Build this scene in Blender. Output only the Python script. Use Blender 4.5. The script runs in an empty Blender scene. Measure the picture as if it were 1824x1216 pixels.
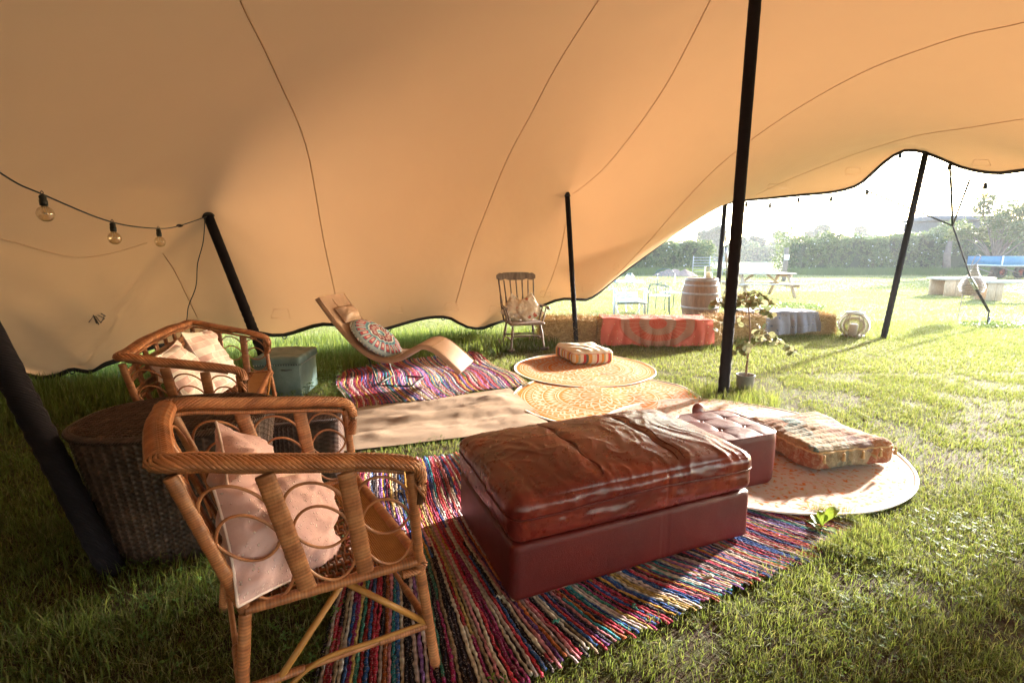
import bpy, math, random
import numpy as np
from mathutils import Vector, Matrix
random.seed(7); RNG = np.random.default_rng(11)
R = math.radians; PI = math.pi
S = bpy.context.scene; COL = S.collection

# ---------------------------------------------------------------- camera, light, exposure
cam_d = bpy.data.cameras.new('camera'); cam = bpy.data.objects.new('camera', cam_d); COL.objects.link(cam)
PITCH = math.atan((608-450)/866.0); CAM_H = 1.4
cam.location = (0, 0, CAM_H); cam.rotation_euler = (PI/2-PITCH, 0, 0)
cam_d.lens = 36*866/1824.0; cam_d.sensor_width = 36; cam_d.clip_end = 900; cam_d.clip_start = .03
S.camera = cam
HAZE = 0.0011
SUN_EL, SUN_AZ = R(15.2), math.atan2(.80, .60)          # azimuth clockwise from +Y
W = bpy.data.worlds.new('World'); S.world = W; W.use_nodes = True
wn = W.node_tree; bg = wn.nodes['Background']
sky = wn.nodes.new('ShaderNodeTexSky'); sky.sky_type = 'NISHITA'; sky.sun_disc = False
sky.sun_elevation = SUN_EL; sky.sun_rotation = SUN_AZ; sky.dust_density = 1.2; sky.air_density = 1.0; sky.ozone_density = 1.0
wn.links.new(sky.outputs[0], bg.inputs[0]); bg.inputs[1].default_value = .15
sd = bpy.data.lights.new('sun', 'SUN'); sun = bpy.data.objects.new('sun', sd); COL.objects.link(sun)
sd.energy = 3.6; sd.angle = R(2.2); sd.color = (1, .945, .87)
tosun = Vector((math.sin(SUN_AZ)*math.cos(SUN_EL), math.cos(SUN_AZ)*math.cos(SUN_EL), math.sin(SUN_EL)))
sun.rotation_euler = tosun.to_track_quat('Z', 'Y').to_euler(); sun.location = (20, 15, 12)
S.view_settings.view_transform = 'Standard'; S.view_settings.look = 'None'
S.view_settings.exposure = 3.35; S.view_settings.gamma = 1.0; S.view_settings.use_curve_mapping = False

# ---------------------------------------------------------------- helpers
def ray(u, v):
    x = (u-912)/866.; y = (608-v)/866.
    return np.array([x, math.cos(PITCH)+y*math.sin(PITCH), -math.sin(PITCH)+y*math.cos(PITCH)])
def G(u, v, h=0.):
    d = ray(u, v); return np.array([0, 0, CAM_H])+d*(CAM_H-h)/-d[2]
def PY(u, v, Y):
    d = ray(u, v); return np.array([0, 0, CAM_H])+d*Y/d[1]
def _h(i, j, k):
    n = (i*374761393+j*668265263+k*2147483647) & 0xffffffff
    n = ((n ^ (n >> 13))*1274126177) & 0xffffffff
    return ((n ^ (n >> 16)) & 0xffff)/65535.
def vnoise(x, y, z=0.):
    x = np.asarray(x, float); y = np.asarray(y, float); z = np.zeros_like(x)+z
    xi = np.floor(x).astype(np.int64); yi = np.floor(y).astype(np.int64); zi = np.floor(z).astype(np.int64)
    f = lambda t: t*t*(3-2*t)
    a, b, c = f(x-xi), f(y-yi), f(z-zi); r = 0
    for dx in (0, 1):
        for dy in (0, 1):
            for dz in (0, 1):
                r = r+_h(xi+dx, yi+dy, zi+dz)*(a if dx else 1-a)*(b if dy else 1-b)*(c if dz else 1-c)
    return r*2-1
def fbm(x, y, z=0., o=4):
    r = 0; a = 1.; x = np.asarray(x, float); y = np.asarray(y, float)
    for i in range(o):
        r = r+a*vnoise(x*2**i+17*i, y*2**i+5*i, z*2**i); a *= .5
    return r
def tag(o, label=None, cat=None, group=None, kind=None):
    if label: o['label'] = label
    if cat: o['category'] = cat
    if group: o['group'] = group
    if kind: o['kind'] = kind
    return o
def thing(name, label, cat, loc=(0, 0, 0), rz=0, group=None, rot=None):
    o = bpy.data.objects.new(name, None); COL.objects.link(o); o.location = loc
    o.rotation_euler = rot if rot else (0, 0, rz); o.empty_display_size = .1
    return tag(o, label, cat, group)
def copy_tree(o, parent=None):
    c = o.copy(); COL.objects.link(c)
    if parent: c.parent = parent
    for ch in list(o.children): copy_tree(ch, c)
    return c
def unit(v):
    v = np.asarray(v, float); return v/(np.linalg.norm(v)+1e-12)
def spline(pts, n, closed=False):
    P = np.array(pts, float); m = len(P)
    if closed: idx = lambda i: P[i % m]; segs = m
    else: idx = lambda i: P[min(max(i, 0), m-1)]; segs = m-1
    out = []
    tt = np.linspace(0, segs, n, endpoint=not closed)
    for t in tt:
        i = int(min(math.floor(t), segs-1)); f = t-i
        a, b, c, d = idx(i-1), idx(i), idx(i+1), idx(i+2)
        out.append(.5*((2*b)+(-a+c)*f+(2*a-5*b+4*c-d)*f*f+(-a+3*b-3*c+d)*f**3))
    return np.array(out)
def resample(P, n, closed=False):
    P = np.asarray(P, float)
    if closed: P = np.vstack([P, P[:1]])
    d = np.r_[0, np.cumsum(np.linalg.norm(np.diff(P, axis=0), axis=1))]
    t = np.linspace(0, d[-1], n+1 if closed else n)
    Q = np.c_[[np.interp(t, d, P[:, k]) for k in range(P.shape[1])]].T
    return Q[:-1] if closed else Q
def frames(P, up=(0, 0, 1), closed=False):
    P = np.asarray(P, float)
    if closed: T = np.roll(P, -1, 0)-np.roll(P, 1, 0)
    else: T = np.gradient(P, axis=0)
    T = T/(np.linalg.norm(T, axis=1)[:, None]+1e-12); up = np.asarray(up, float)
    U = np.broadcast_to(up, T.shape) if up.ndim == 1 else up
    A = np.cross(T, U); l = np.linalg.norm(A, axis=1)
    bad = l < 1e-3
    if bad.any():
        A[bad] = np.cross(T[bad], np.array([1., .01, .02])); l = np.linalg.norm(A, axis=1)
    A = A/l[:, None]; B = np.cross(A, T)
    return T, A, B
class MB:
    def __init__(s): s.V = []; s.F = []; s.n = 0; s.C = []; s.hascol = False
    def add(s, V, F, col=None):
        V = np.asarray(V, float).reshape(-1, 3); s.V.append(V)
        for f in F: s.F.append([i+s.n for i in f])
        s.n += len(V)
        if col is None: col = np.ones((len(V), 3))
        else:
            s.hascol = True; col = np.broadcast_to(np.asarray(col, float), (len(V), 3))
        s.C.append(col); return s
    def box(s, c, d, rz=0, M=None, taper=1., bev=0, col=None):
        hx, hy, hz = d[0]/2, d[1]/2, d[2]/2
        if bev <= 0:
            V = np.array([[x*(taper if z > 0 else 1), y*(taper if z > 0 else 1), z] for z in (-hz, hz) for x, y in ((-hx, -hy), (hx, -hy), (hx, hy), (-hx, hy))])
            F = [(0, 3, 2, 1), (4, 5, 6, 7), (0, 1, 5, 4), (1, 2, 6, 5), (2, 3, 7, 6), (3, 0, 4, 7)]
        else:
            rings = []
            for z, k in ((-hz, 1), (-hz+bev, 0), (hz-bev, 0), (hz, 1)):
                a, b = hx-bev*k, hy-bev*k; e = bev*(1 if k else 1)
                rings += [[(-a+e, -b, z), (a-e, -b, z), (a, -b+e, z), (a, b-e, z), (a-e, b, z), (-a+e, b, z), (-a, b-e, z), (-a, -b+e, z)]]
            V = np.array(rings, float).reshape(-1, 3)
            F = [tuple(range(7, -1, -1)), tuple(range(24, 32))]
            for r in range(3):
                for i in range(8):
                    j = (i+1) % 8; F.append((r*8+i, r*8+j, r*8+8+j, r*8+8+i))
        if rz:
            cz, sz = math.cos(rz), math.sin(rz); V = V@np.array([[cz, sz, 0], [-sz, cz, 0], [0, 0, 1]])
        if M is not None: V = V@np.asarray(M, float).T
        return s.add(V+np.asarray(c, float), F, col)
    def beam(s, a, b, w, t, up=(0, 0, 1), col=None, bev=0):
        a = np.asarray(a, float); b = np.asarray(b, float); T = unit(b-a); A = np.cross(T, up)
        if np.linalg.norm(A) < 1e-3: A = np.cross(T, (0, 1, 0))
        A = unit(A); B = np.cross(A, T)
        return s.box((a+b)/2, (w, t, np.linalg.norm(b-a)), M=np.c_[A, B, T], col=col, bev=bev)
    def tube(s, P, r, n=8, up=(0, 0, 1), closed=False, flat=1., cap=True, col=None):
        P = np.asarray(P, float); m = len(P); r = np.broadcast_to(np.asarray(r, float), (m,))
        T, A, B = frames(P, up, closed)
        a = np.arange(n)*2*PI/n
        V = P[:, None, :]+r[:, None, None]*(np.cos(a)[None, :, None]*A[:, None, :]+flat*np.sin(a)[None, :, None]*B[:, None, :])
        F = []
        for i in range(m if closed else m-1):
            i2 = (i+1) % m
            for j in range(n):
                k = (j+1) % n; F.append((i*n+j, i*n+k, i2*n+k, i2*n+j))
        if cap and not closed: F.append(tuple(range(n-1, -1, -1))); F.append(tuple(range((m-1)*n, m*n)))
        if col is not None and np.ndim(col) == 2: col = np.repeat(col, n, 0)
        return s.add(V.reshape(-1, 3), F, col)
    def lathe(s, prof, n=24, c=(0, 0, 0), cap=True, M=None, col=None, sx=1, sy=1):
        a = np.arange(n)*2*PI/n; prof = np.asarray(prof, float); m = len(prof)
        V = np.stack([prof[:, 0][:, None]*np.cos(a)*sx, prof[:, 0][:, None]*np.sin(a)*sy, np.repeat(prof[:, 1][:, None], n, 1)], -1).reshape(-1, 3)
        if M is not None: V = V@np.asarray(M, float).T
        F = [(i*n+j, i*n+(j+1) % n, (i+1)*n+(j+1) % n, (i+1)*n+j) for i in range(m-1) for j in range(n)]
        if cap: F.append(tuple(range(n-1, -1, -1))); F.append(tuple(range((m-1)*n, m*n)))
        return s.add(V+np.asarray(c, float), F, col)
    def grid(s, V, closed_u=False, closed_v=False, col=None):
        V = np.asarray(V, float); m, n = V.shape[:2]; F = []
        for i in range(m if closed_u else m-1):
            for j in range(n if closed_v else n-1):
                i2 = (i+1) % m; j2 = (j+1) % n; F.append((i*n+j, i*n+j2, i2*n+j2, i2*n+j))
        if col is not None and np.ndim(col) == 3: col = col.reshape(-1, 3)
        return s.add(V.reshape(-1, 3), F, col)
    def build(s, name, mat, parent=None, smooth=True, loc=None, sharp=None):
        V = np.vstack(s.V); me = bpy.data.meshes.new(name)
        if loc is not None: V = V-np.asarray(loc, float)
        me.from_pydata(V.tolist(), [], s.F)
        if smooth:
            me.polygons.foreach_set('use_smooth', [True]*len(me.polygons))
            if sharp: me.set_sharp_from_angle(angle=R(sharp))
        if s.hascol or mat.get('needcol'):
            ca = me.color_attributes.new('Col', 'FLOAT_COLOR', 'POINT')
            ca.data.foreach_set('color', np.c_[np.vstack(s.C), np.ones(s.n)].ravel())
        me.materials.append(mat); o = bpy.data.objects.new(name, me); COL.objects.link(o)
        if parent: o.parent = parent
        if loc is not None: o.location = loc
        return o
def fastmesh(name, V, F, mat, col=None, quad=True):
    """large vertex / face arrays straight into one mesh"""
    me = bpy.data.meshes.new(name); k = F.shape[1]
    me.vertices.add(len(V)); me.vertices.foreach_set('co', V.astype(np.float32).ravel())
    me.loops.add(F.size); me.loops.foreach_set('vertex_index', F.astype(np.int32).ravel())
    me.polygons.add(len(F)); me.polygons.foreach_set('loop_start', np.arange(0, F.size, k, dtype=np.int32))
    me.polygons.foreach_set('loop_total', np.full(len(F), k, np.int32))
    me.update(calc_edges=True)
    if col is not None:
        ca = me.color_attributes.new('Col', 'FLOAT_COLOR', 'POINT')
        ca.data.foreach_set('color', np.c_[col, np.ones(len(V))].astype(np.float32).ravel())
    me.materials.append(mat); o = bpy.data.objects.new(name, me); COL.objects.link(o); return o

# ---------------------------------------------------------------- materials
class NT:
    def __init__(s, name):
        s.m = bpy.data.materials.new(name); s.m.use_nodes = True; s.t = s.m.node_tree; s.n = s.t.nodes; s.l = s.t.links
        s.b = s.n['Principled BSDF']; s.out = s.n['Material Output']; s._c = None
    def new(s, t, **k):
        x = s.n.new(t)
        for a, b in k.items(): setattr(x, a, b)
        return x
    def put(s, sock, v):
        if isinstance(v, bpy.types.NodeSocket): s.l.new(v, sock)
        else:
            if isinstance(v, (tuple, list)) and len(v) == 3 and sock.type == 'RGBA': v = (*v, 1)
            sock.default_value = v
    def obj(s):
        if s._c is None: s._c = s.new('ShaderNodeTexCoord').outputs['Object']
        return s._c
    def noise(s, sc, det=4, rough=.55, vec=None, dist=0):
        x = s.new('ShaderNodeTexNoise'); x.inputs['Scale'].default_value = sc; x.inputs['Detail'].default_value = det
        x.inputs['Roughness'].default_value = rough; x.inputs['Distortion'].default_value = dist
        s.l.new(vec or s.obj(), x.inputs['Vector']); return x.outputs['Fac']
    def wave(s, sc, d='X', dist=0, vec=None, prof='SIN', typ='BANDS'):
        x = s.new('ShaderNodeTexWave', wave_type=typ, bands_direction=d, wave_profile=prof); x.inputs['Scale'].default_value = sc
        x.inputs['Distortion'].default_value = dist; s.l.new(vec or s.obj(), x.inputs['Vector']); return x.outputs['Fac']
    def vor(s, sc, vec=None, feat='F1', out='Distance'):
        x = s.new('ShaderNodeTexVoronoi', feature=feat); x.inputs['Scale'].default_value = sc
        s.l.new(vec or s.obj(), x.inputs['Vector']); return x.outputs[out]
    def math(s, op, a, b=0., c=0.):
        x = s.new('ShaderNodeMath', operation=op); s.put(x.inputs[0], a); s.put(x.inputs[1], b)
        if op in ('MULTIPLY_ADD', 'SMOOTH_MIN'): s.put(x.inputs[2], c)
        return x.outputs[0]
    def step(s, a, lo, hi):
        x = s.new('ShaderNodeMapRange'); x.interpolation_type = 'SMOOTHSTEP'; s.put(x.inputs[0], a)
        x.inputs[1].default_value = lo; x.inputs[2].default_value = hi; return x.outputs[0]
    def mix(s, f, a, b, mode='MIX'):
        x = s.new('ShaderNodeMix', data_type='RGBA', blend_type=mode); s.put(x.inputs[0], f); s.put(x.inputs[6], a); s.put(x.inputs[7], b); return x.outputs[2]
    def ramp(s, f, stops):
        x = s.new('ShaderNodeValToRGB'); s.put(x.inputs[0], f); e = x.color_ramp.elements
        while len(e) < len(stops): e.new(.5)
        for k, (p, c) in zip(e, stops): k.position = p; k.color = (*c, 1)
        return x.outputs[0]
    def scale(s, v, vec=None):
        x = s.new('ShaderNodeMapping'); s.l.new(vec or s.obj(), x.inputs[0]); x.inputs['Scale'].default_value = v; return x.outputs[0]
    def xyz(s, vec=None):
        x = s.new('ShaderNodeSeparateXYZ'); s.l.new(vec or s.obj(), x.inputs[0]); return x.outputs
    def attr(s): return s.new('ShaderNodeVertexColor', layer_name='Col').outputs[0]
    def bump(s, h, dist=.003, st=1.):
        x = s.new('ShaderNodeBump'); x.inputs['Distance'].default_value = dist; x.inputs['Strength'].default_value = st
        s.put(x.inputs['Height'], h); s.l.new(x.outputs[0], s.b.inputs['Normal']); return s
    def set(s, col=None, rough=None, spec=None, metal=None, **k):
        if col is not None: s.put(s.b.inputs['Base Color'], col)
        if rough is not None: s.put(s.b.inputs['Roughness'], rough)
        if spec is not None: s.put(s.b.inputs['Specular IOR Level'], spec)
        if metal is not None: s.b.inputs['Metallic'].default_value = metal
        for a, b in k.items(): s.put(s.b.inputs[a.replace('_', ' ')], b)
        return s
def translucent(N, col, amount):
    tr = N.new('ShaderNodeBsdfTranslucent'); N.put(tr.inputs[0], col)
    mx = N.new('ShaderNodeMixShader'); mx.inputs[0].default_value = amount
    N.l.new(N.b.outputs[0], mx.inputs[1]); N.l.new(tr.outputs[0], mx.inputs[2]); N.l.new(mx.outputs[0], N.out.inputs[0]); return N
def simple(name, col, rough=.6, var=.25, sc=8, bump=.001, bsc=60, metal=0, spec=.4, stretch=None):
    N = NT(name); v = N.scale(stretch) if stretch else N.obj()
    n1 = N.noise(sc, 5, .6, v); d = tuple(c*(1-var) for c in col); l = tuple(min(1, c*(1+var)) for c in col)
    N.set(N.ramp(n1, [(.3, d), (.7, l)]), rough, spec, metal); N.bump(N.noise(bsc, 3, .6, v), bump); return N.m
M = {}
M['black_webbing'] = simple('black_webbing', (.012, .011, .013), .75, .3, 20, .0005, 200)
M['pole_wrap'] = NT('pole_wrap').set((.016, .013, .018), .8, .25).bump(None if False else 0.).m
_n = NT('pole_wrap_fabric'); z = _n.wave(5.5, 'Z', 1.2, _n.scale((1, 1, 9))); nn = _n.noise(25)
_n.set(_n.mix(nn, (.006, .005, .008), (.018, .014, .02)), .8, .15).bump(_n.math('ADD', z, nn), .003); M['pole_wrap'] = _n.m
M['chrome'] = simple('zinc_metal', (.45, .45, .46), .35, .2, 20, .0002, 100, metal=1)
M['rope'] = simple('braided_rope', (.022, .02, .02), .9, .5, 150, .001, 300)
M['cable'] = simple('black_cable', (.01, .01, .01), .5, .2)
M['white_paint'] = simple('white_painted_metal', (.55, .60, .63), .45, .1, 12, .0004)
M['dark_metal'] = simple('dark_green_metal', (.07, .11, .12), .45, .2, 12, .0004)
M['wax'] = simple('candle_wax', (.75, .62, .42), .5, .08)
def glass(name, tint=(1, 1, 1), a=.12):
    N = NT(name); tr = N.new('ShaderNodeBsdfTransparent'); N.put(tr.inputs[0], tint)
    gl = N.new('ShaderNodeBsdfGlossy'); gl.inputs['Roughness'].default_value = .03
    lw = N.new('ShaderNodeLayerWeight'); lw.inputs[0].default_value = .35
    f = N.math('ADD', N.math('MULTIPLY', lw.outputs['Facing'], .55), a)
    mx = N.new('ShaderNodeMixShader'); N.l.new(f, mx.inputs[0]); N.l.new(tr.outputs[0], mx.inputs[1]); N.l.new(gl.outputs[0], mx.inputs[2])
    N.l.new(mx.outputs[0], N.out.inputs[0]); return N.m
M['bulb_glass'] = glass('bulb_glass', (.93, .86, .72), .10)
M['clear_glass'] = glass('clear_glass', (.97, .98, .97), .08)
# ================================================================ SETTING: ground, grass
def ground_h(x, y):
    r = np.hypot(np.asarray(x, float), np.asarray(y, float))
    return .012*fbm(np.asarray(x)*.9, np.asarray(y)*.9, 3., 3)*np.clip(r/6, .15, 1)
_n = NT('lawn_soil'); o = _n.obj(); n1 = _n.noise(.8, 6, .6); n2 = _n.noise(7, 6, .7); n3 = _n.noise(60, 4, .7)
grass_c = _n.ramp(n3, [(.25, (.02, .025, .008)), (.55, (.07, .085, .022)), (.8, (.18, .17, .06))])
soil_c = _n.ramp(n2, [(.3, (.028, .016, .010)), (.7, (.12, .075, .048))])
dist = _n.new('ShaderNodeVectorMath', operation='LENGTH'); _n.l.new(o, dist.inputs[0])
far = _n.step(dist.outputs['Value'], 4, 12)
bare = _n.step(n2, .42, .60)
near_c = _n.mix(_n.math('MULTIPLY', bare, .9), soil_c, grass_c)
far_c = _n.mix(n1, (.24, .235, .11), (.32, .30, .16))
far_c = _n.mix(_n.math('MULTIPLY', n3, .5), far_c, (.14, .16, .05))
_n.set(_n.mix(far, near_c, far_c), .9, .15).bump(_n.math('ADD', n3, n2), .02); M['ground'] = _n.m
xs = np.r_[-400, -150, -60, -25, np.arange(-14, 16.01, .35), 25, 60, 150, 400]; ys = np.r_[-300, -60, -20, np.arange(-6, 24.01, .35), 40, 70, 120, 250, 700]
X, Y = np.meshgrid(xs, ys); Z = ground_h(X, Y)*(np.hypot(X, Y) < 60)
b = MB(); b.grid(np.stack([X, Y, Z-.004], -1)); tag(b.build('ground', M['ground']), kind='structure')

# rugs lie in the shape tests below: (kind, data) so that no blade grows through them
O1 = np.array([.09, 1.39]); E1 = np.array([.895, .445]); N1 = np.array([-.445, .895])
O2 = np.array([-1.49, 4.17]); E2 = np.array([.895, .445]); N2 = np.array([-.39, .92])
def rug1(u, w):
    u = np.asarray(u, float); w = np.asarray(w, float)
    left = np.clip((.6-u)/1.2, 0, 1)
    sh = left*.22*(w/.9-1)+np.clip((.55-w)/.55, 0, 1)**1.6*.20*np.clip((u+.3)/1.0, 0, 1)+.02*np.sin(u*5+w*4)
    return O1[0]+E1[0]*(u+sh)+N1[0]*w, O1[1]+E1[1]*(u+sh)+N1[1]*w
def rug2(u, w):
    u = np.asarray(u, float); w = np.asarray(w, float)*(1+.14*np.clip(np.asarray(u)/1.8, 0, 1))
    uu = u+.03*np.sin(w*5+u*3)
    ww = w+.035*np.sin(u*6)*np.clip(1-w/.5, 0, 1)
    return O2[0]+E2[0]*uu+N2[0]*ww, O2[1]+E2[1]*uu+N2[1]*ww
MATQ = [np.array(q) for q in ((-1.45, 3.15), (-1.75, 4.1), (-.02, 4.86), (.33, 3.74))]
ROUND = [(.87, 5.72, .84), (.92, 4.55, .90), (1.66, 3.41, 1.03)]
def poly_in(x, y, P):
    r = np.zeros(x.shape, bool); n = len(P)
    for i in range(n):
        (x1, y1), (x2, y2) = P[i], P[(i+1) % n]
        c = ((y1 > y) != (y2 > y)) & (x < (x2-x1)*(y-y1)/(y2-y1+1e-12)+x1); r ^= c
    return r
def outline(fn, u0, u1, w0, w1):
    t = np.linspace(0, 1, 12); P = []
    P += list(zip(*fn(u0+(u1-u0)*t, w0+0*t))); P += list(zip(*fn(u1+0*t, w0+(w1-w0)*t)))
    P += list(zip(*fn(u1+(u0-u1)*t, w1+0*t))); P += list(zip(*fn(u0+0*t, w1+(w0-w1)*t))); return P
RUGP = [outline(rug1, -.48, 1.76, .05, 1.80), outline(rug2, .05, 1.83, .05, 1.60), MATQ]
SOLID = []          # (x, y, r) footprints kept free of blades
def free(x, y):
    m = np.ones(x.shape, bool)
    for P in RUGP: m &= ~poly_in(x, y, P)
    for cx, cy, r in ROUND: m &= np.hypot(x-cx, y-cy) > r-.075
    for cx, cy, r in SOLID: m &= np.hypot(x-cx, y-cy) > r
    return m
def blades(n, box, hmin, hmax, wd, seg, keep=None, lean=.6, palette=None):
    x = RNG.uniform(box[0], box[1], n); y = RNG.uniform(box[2], box[3], n)
    k = (np.abs(x)/(np.maximum(y, .1)) < 1.34) & free(x, y)
    if keep is not None: k &= keep(x, y)
    x, y = x[k], y[k]; n = len(x)
    z = ground_h(x, y)-.006
    h = RNG.uniform(hmin, hmax, n)*(.75+.5*(vnoise(x*1.3, y*1.3, 9)*.5+.5)); a = RNG.uniform(0, 2*PI, n)
    l = np.abs(RNG.normal(0, lean, n)); da = RNG.uniform(0, 2*PI, n)
    w = wd*RNG.uniform(.6, 1.3, n)
    side = np.c_[np.cos(a), np.sin(a), 0*a]; ln = np.c_[np.cos(da), np.sin(da), 0*da]
    base = np.c_[x, y, z]; V = []
    for i in range(seg+1):
        t = i/seg; c = base+ln*(h*l*t**1.7)[:, None]+np.array([0, 0, 1])*(h*t*(1-.25*np.minimum(l, 1.5)*t))[:, None]
        if i < seg: V += [c-side*(w*(1-t*.6)/2)[:, None], c+side*(w*(1-t*.6)/2)[:, None]]
        else: V += [c]
    per = 2*seg+1; V = np.stack(V, 1).reshape(-1, 3)
    b0 = np.arange(n)*per; F = []
    for i in range(seg-1):
        q = b0+2*i; F += [np.c_[q, q+1, q+3], np.c_[q, q+3, q+2]]
    q = b0+2*(seg-1); F += [np.c_[q, q+1, q+2]]
    pal = np.array(palette); c = pal[RNG.integers(0, len(pal), n)]*RNG.uniform(.7, 1.25, n)[:, None]
    return V, np.vstack(F), np.repeat(c, per, 0)
_n = NT('grass_blade'); a = _n.attr(); _n.set(a, .6, .18); translucent(_n, _n.mix(.5, a, (.30, .36, .05)), .45); M['grass'] = _n.m
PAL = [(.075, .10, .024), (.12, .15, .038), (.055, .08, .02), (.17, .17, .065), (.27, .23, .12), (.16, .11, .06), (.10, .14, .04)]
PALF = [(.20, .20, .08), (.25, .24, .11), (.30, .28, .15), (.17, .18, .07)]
PAL_SHADE = [(.04, .07, .015), (.06, .10, .02), (.03, .055, .015), (.09, .13, .035), (.15, .15, .06)]  # greens darkened, the tent's shade put into the blade colour
parts = []
patch = lambda x, y: (fbm(x*3.2, y*3.2, 2., 3) > -.08) | (RNG.random(len(x)) < .33)
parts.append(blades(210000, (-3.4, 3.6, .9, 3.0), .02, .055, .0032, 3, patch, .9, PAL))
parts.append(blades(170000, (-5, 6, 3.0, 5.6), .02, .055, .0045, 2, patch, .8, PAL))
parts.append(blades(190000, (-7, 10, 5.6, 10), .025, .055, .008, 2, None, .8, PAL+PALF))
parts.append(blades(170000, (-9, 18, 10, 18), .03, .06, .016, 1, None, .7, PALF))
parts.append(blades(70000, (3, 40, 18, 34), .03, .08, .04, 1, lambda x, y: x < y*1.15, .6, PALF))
off = 0; VV = []; FF = []; CC = []
for v, f_, c in parts: VV.append(v); FF.append(f_+off); CC.append(c); off += len(v)
tag(fastmesh('lawn_grass', np.vstack(VV), np.vstack(FF), M['grass'], np.vstack(CC)), 'short trodden lawn grass with thin brown patches', 'grass', kind='stuff')
# taller uncut grass along the far hem of the tent and at the left
def tallkeep(x, y):
    e = np.interp(x, [-6, -4.4, -3.3, -2.5, -1.9, -.3, .1, .7], [5.2, 5.6, 6.7, 6.7, 7.1, 7.2, 7.3, 7.2])
    d = e-y; return (d > -1.2) & (d < np.interp(x, [-6, -3, -1, .2, .8], [2.8, 2.3, 1.0, .5, .2])) & (x < .7)
v1 = blades(60000, (-7, .8, 3.2, 8.6), .07, .21, .010, 3, tallkeep, .35, PAL_SHADE)
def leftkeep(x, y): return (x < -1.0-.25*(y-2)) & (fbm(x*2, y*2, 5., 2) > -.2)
v2 = blades(26000, (-5, -.6, 1.0, 4.2), .04, .11, .005, 3, leftkeep, .7, PAL_SHADE)
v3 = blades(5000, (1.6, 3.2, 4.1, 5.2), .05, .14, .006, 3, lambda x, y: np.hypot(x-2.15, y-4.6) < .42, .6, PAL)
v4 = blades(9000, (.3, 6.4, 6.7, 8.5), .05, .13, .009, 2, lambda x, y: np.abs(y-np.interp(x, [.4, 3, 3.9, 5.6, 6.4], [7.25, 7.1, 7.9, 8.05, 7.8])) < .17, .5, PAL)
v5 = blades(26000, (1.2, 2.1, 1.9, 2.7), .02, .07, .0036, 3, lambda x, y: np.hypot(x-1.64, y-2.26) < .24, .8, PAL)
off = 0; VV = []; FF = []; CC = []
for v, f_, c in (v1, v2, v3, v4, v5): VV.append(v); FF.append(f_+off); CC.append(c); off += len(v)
tag(fastmesh('tall_grass', np.vstack(VV), np.vstack(FF), M['grass'], np.vstack(CC)), 'long uncut grass, tent shade put into its green, below the tent hem and at the left', 'grass', kind='stuff')
def clover(n, box, keep, s0, hmax):
    x = RNG.uniform(box[0], box[1], n); y = RNG.uniform(box[2], box[3], n); k = free(x, y) & keep(x, y); x, y = x[k], y[k]; n = len(x)
    z = ground_h(x, y)+RNG.uniform(.012, hmax, n); s = s0*RNG.uniform(.6, 1.3, n); V = []; a0 = RNG.uniform(0, 2*PI, n)
    t1 = RNG.normal(0, .25, n); t2 = RNG.normal(0, .25, n)
    for q in range(3):
        a = a0+q*2*PI/3
        for (r, da) in ((0, 0), (.8, -.55), (1.15, -.22), (1.15, .22), (.8, .55)):
            dx = r*s*np.cos(a+da); dy = r*s*np.sin(a+da); V.append(np.c_[x+dx, y+dy, z+dx*t1+dy*t2+.15*s*(r > 0)])
    V = np.stack(V, 1).reshape(-1, 3); b0 = (np.arange(n)[:, None]*15+np.arange(3)*5).ravel()
    F = np.vstack([np.c_[b0, b0+1, b0+2], np.c_[b0, b0+2, b0+3], np.c_[b0, b0+3, b0+4]])
    c = np.array([(.06, .13, .04), (.09, .17, .05), (.05, .10, .03)])[RNG.integers(0, 3, n)]*RNG.uniform(.8, 1.4, n)[:, None]
    return V, F, np.repeat(c, 15, 0)
cl = [clover(9000, (-4, 0, 1.0, 4.5), lambda x, y: (fbm(x*1.8, y*1.8, 7., 2) > -.1) & (x < .1-.25*(y-1)), .0095, .06),
      clover(5000, (0, 4, 1.2, 3.2), lambda x, y: fbm(x*2.2, y*2.2, 1., 2) > .25, .009, .035),
      clover(3000, (-2.6, -1.2, 3.6, 5.6), lambda x, y: x > -9, .014, .12)]
off = 0; VV = []; FF = []; CC = []
for v, f_, c in cl: VV.append(v); FF.append(f_+off); CC.append(c); off += len(v)
tag(fastmesh('clover', np.vstack(VV), np.vstack(FF), M['grass'], np.vstack(CC)), 'small round clover leaves scattered through the grass', 'ground cover', kind='stuff')

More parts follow.
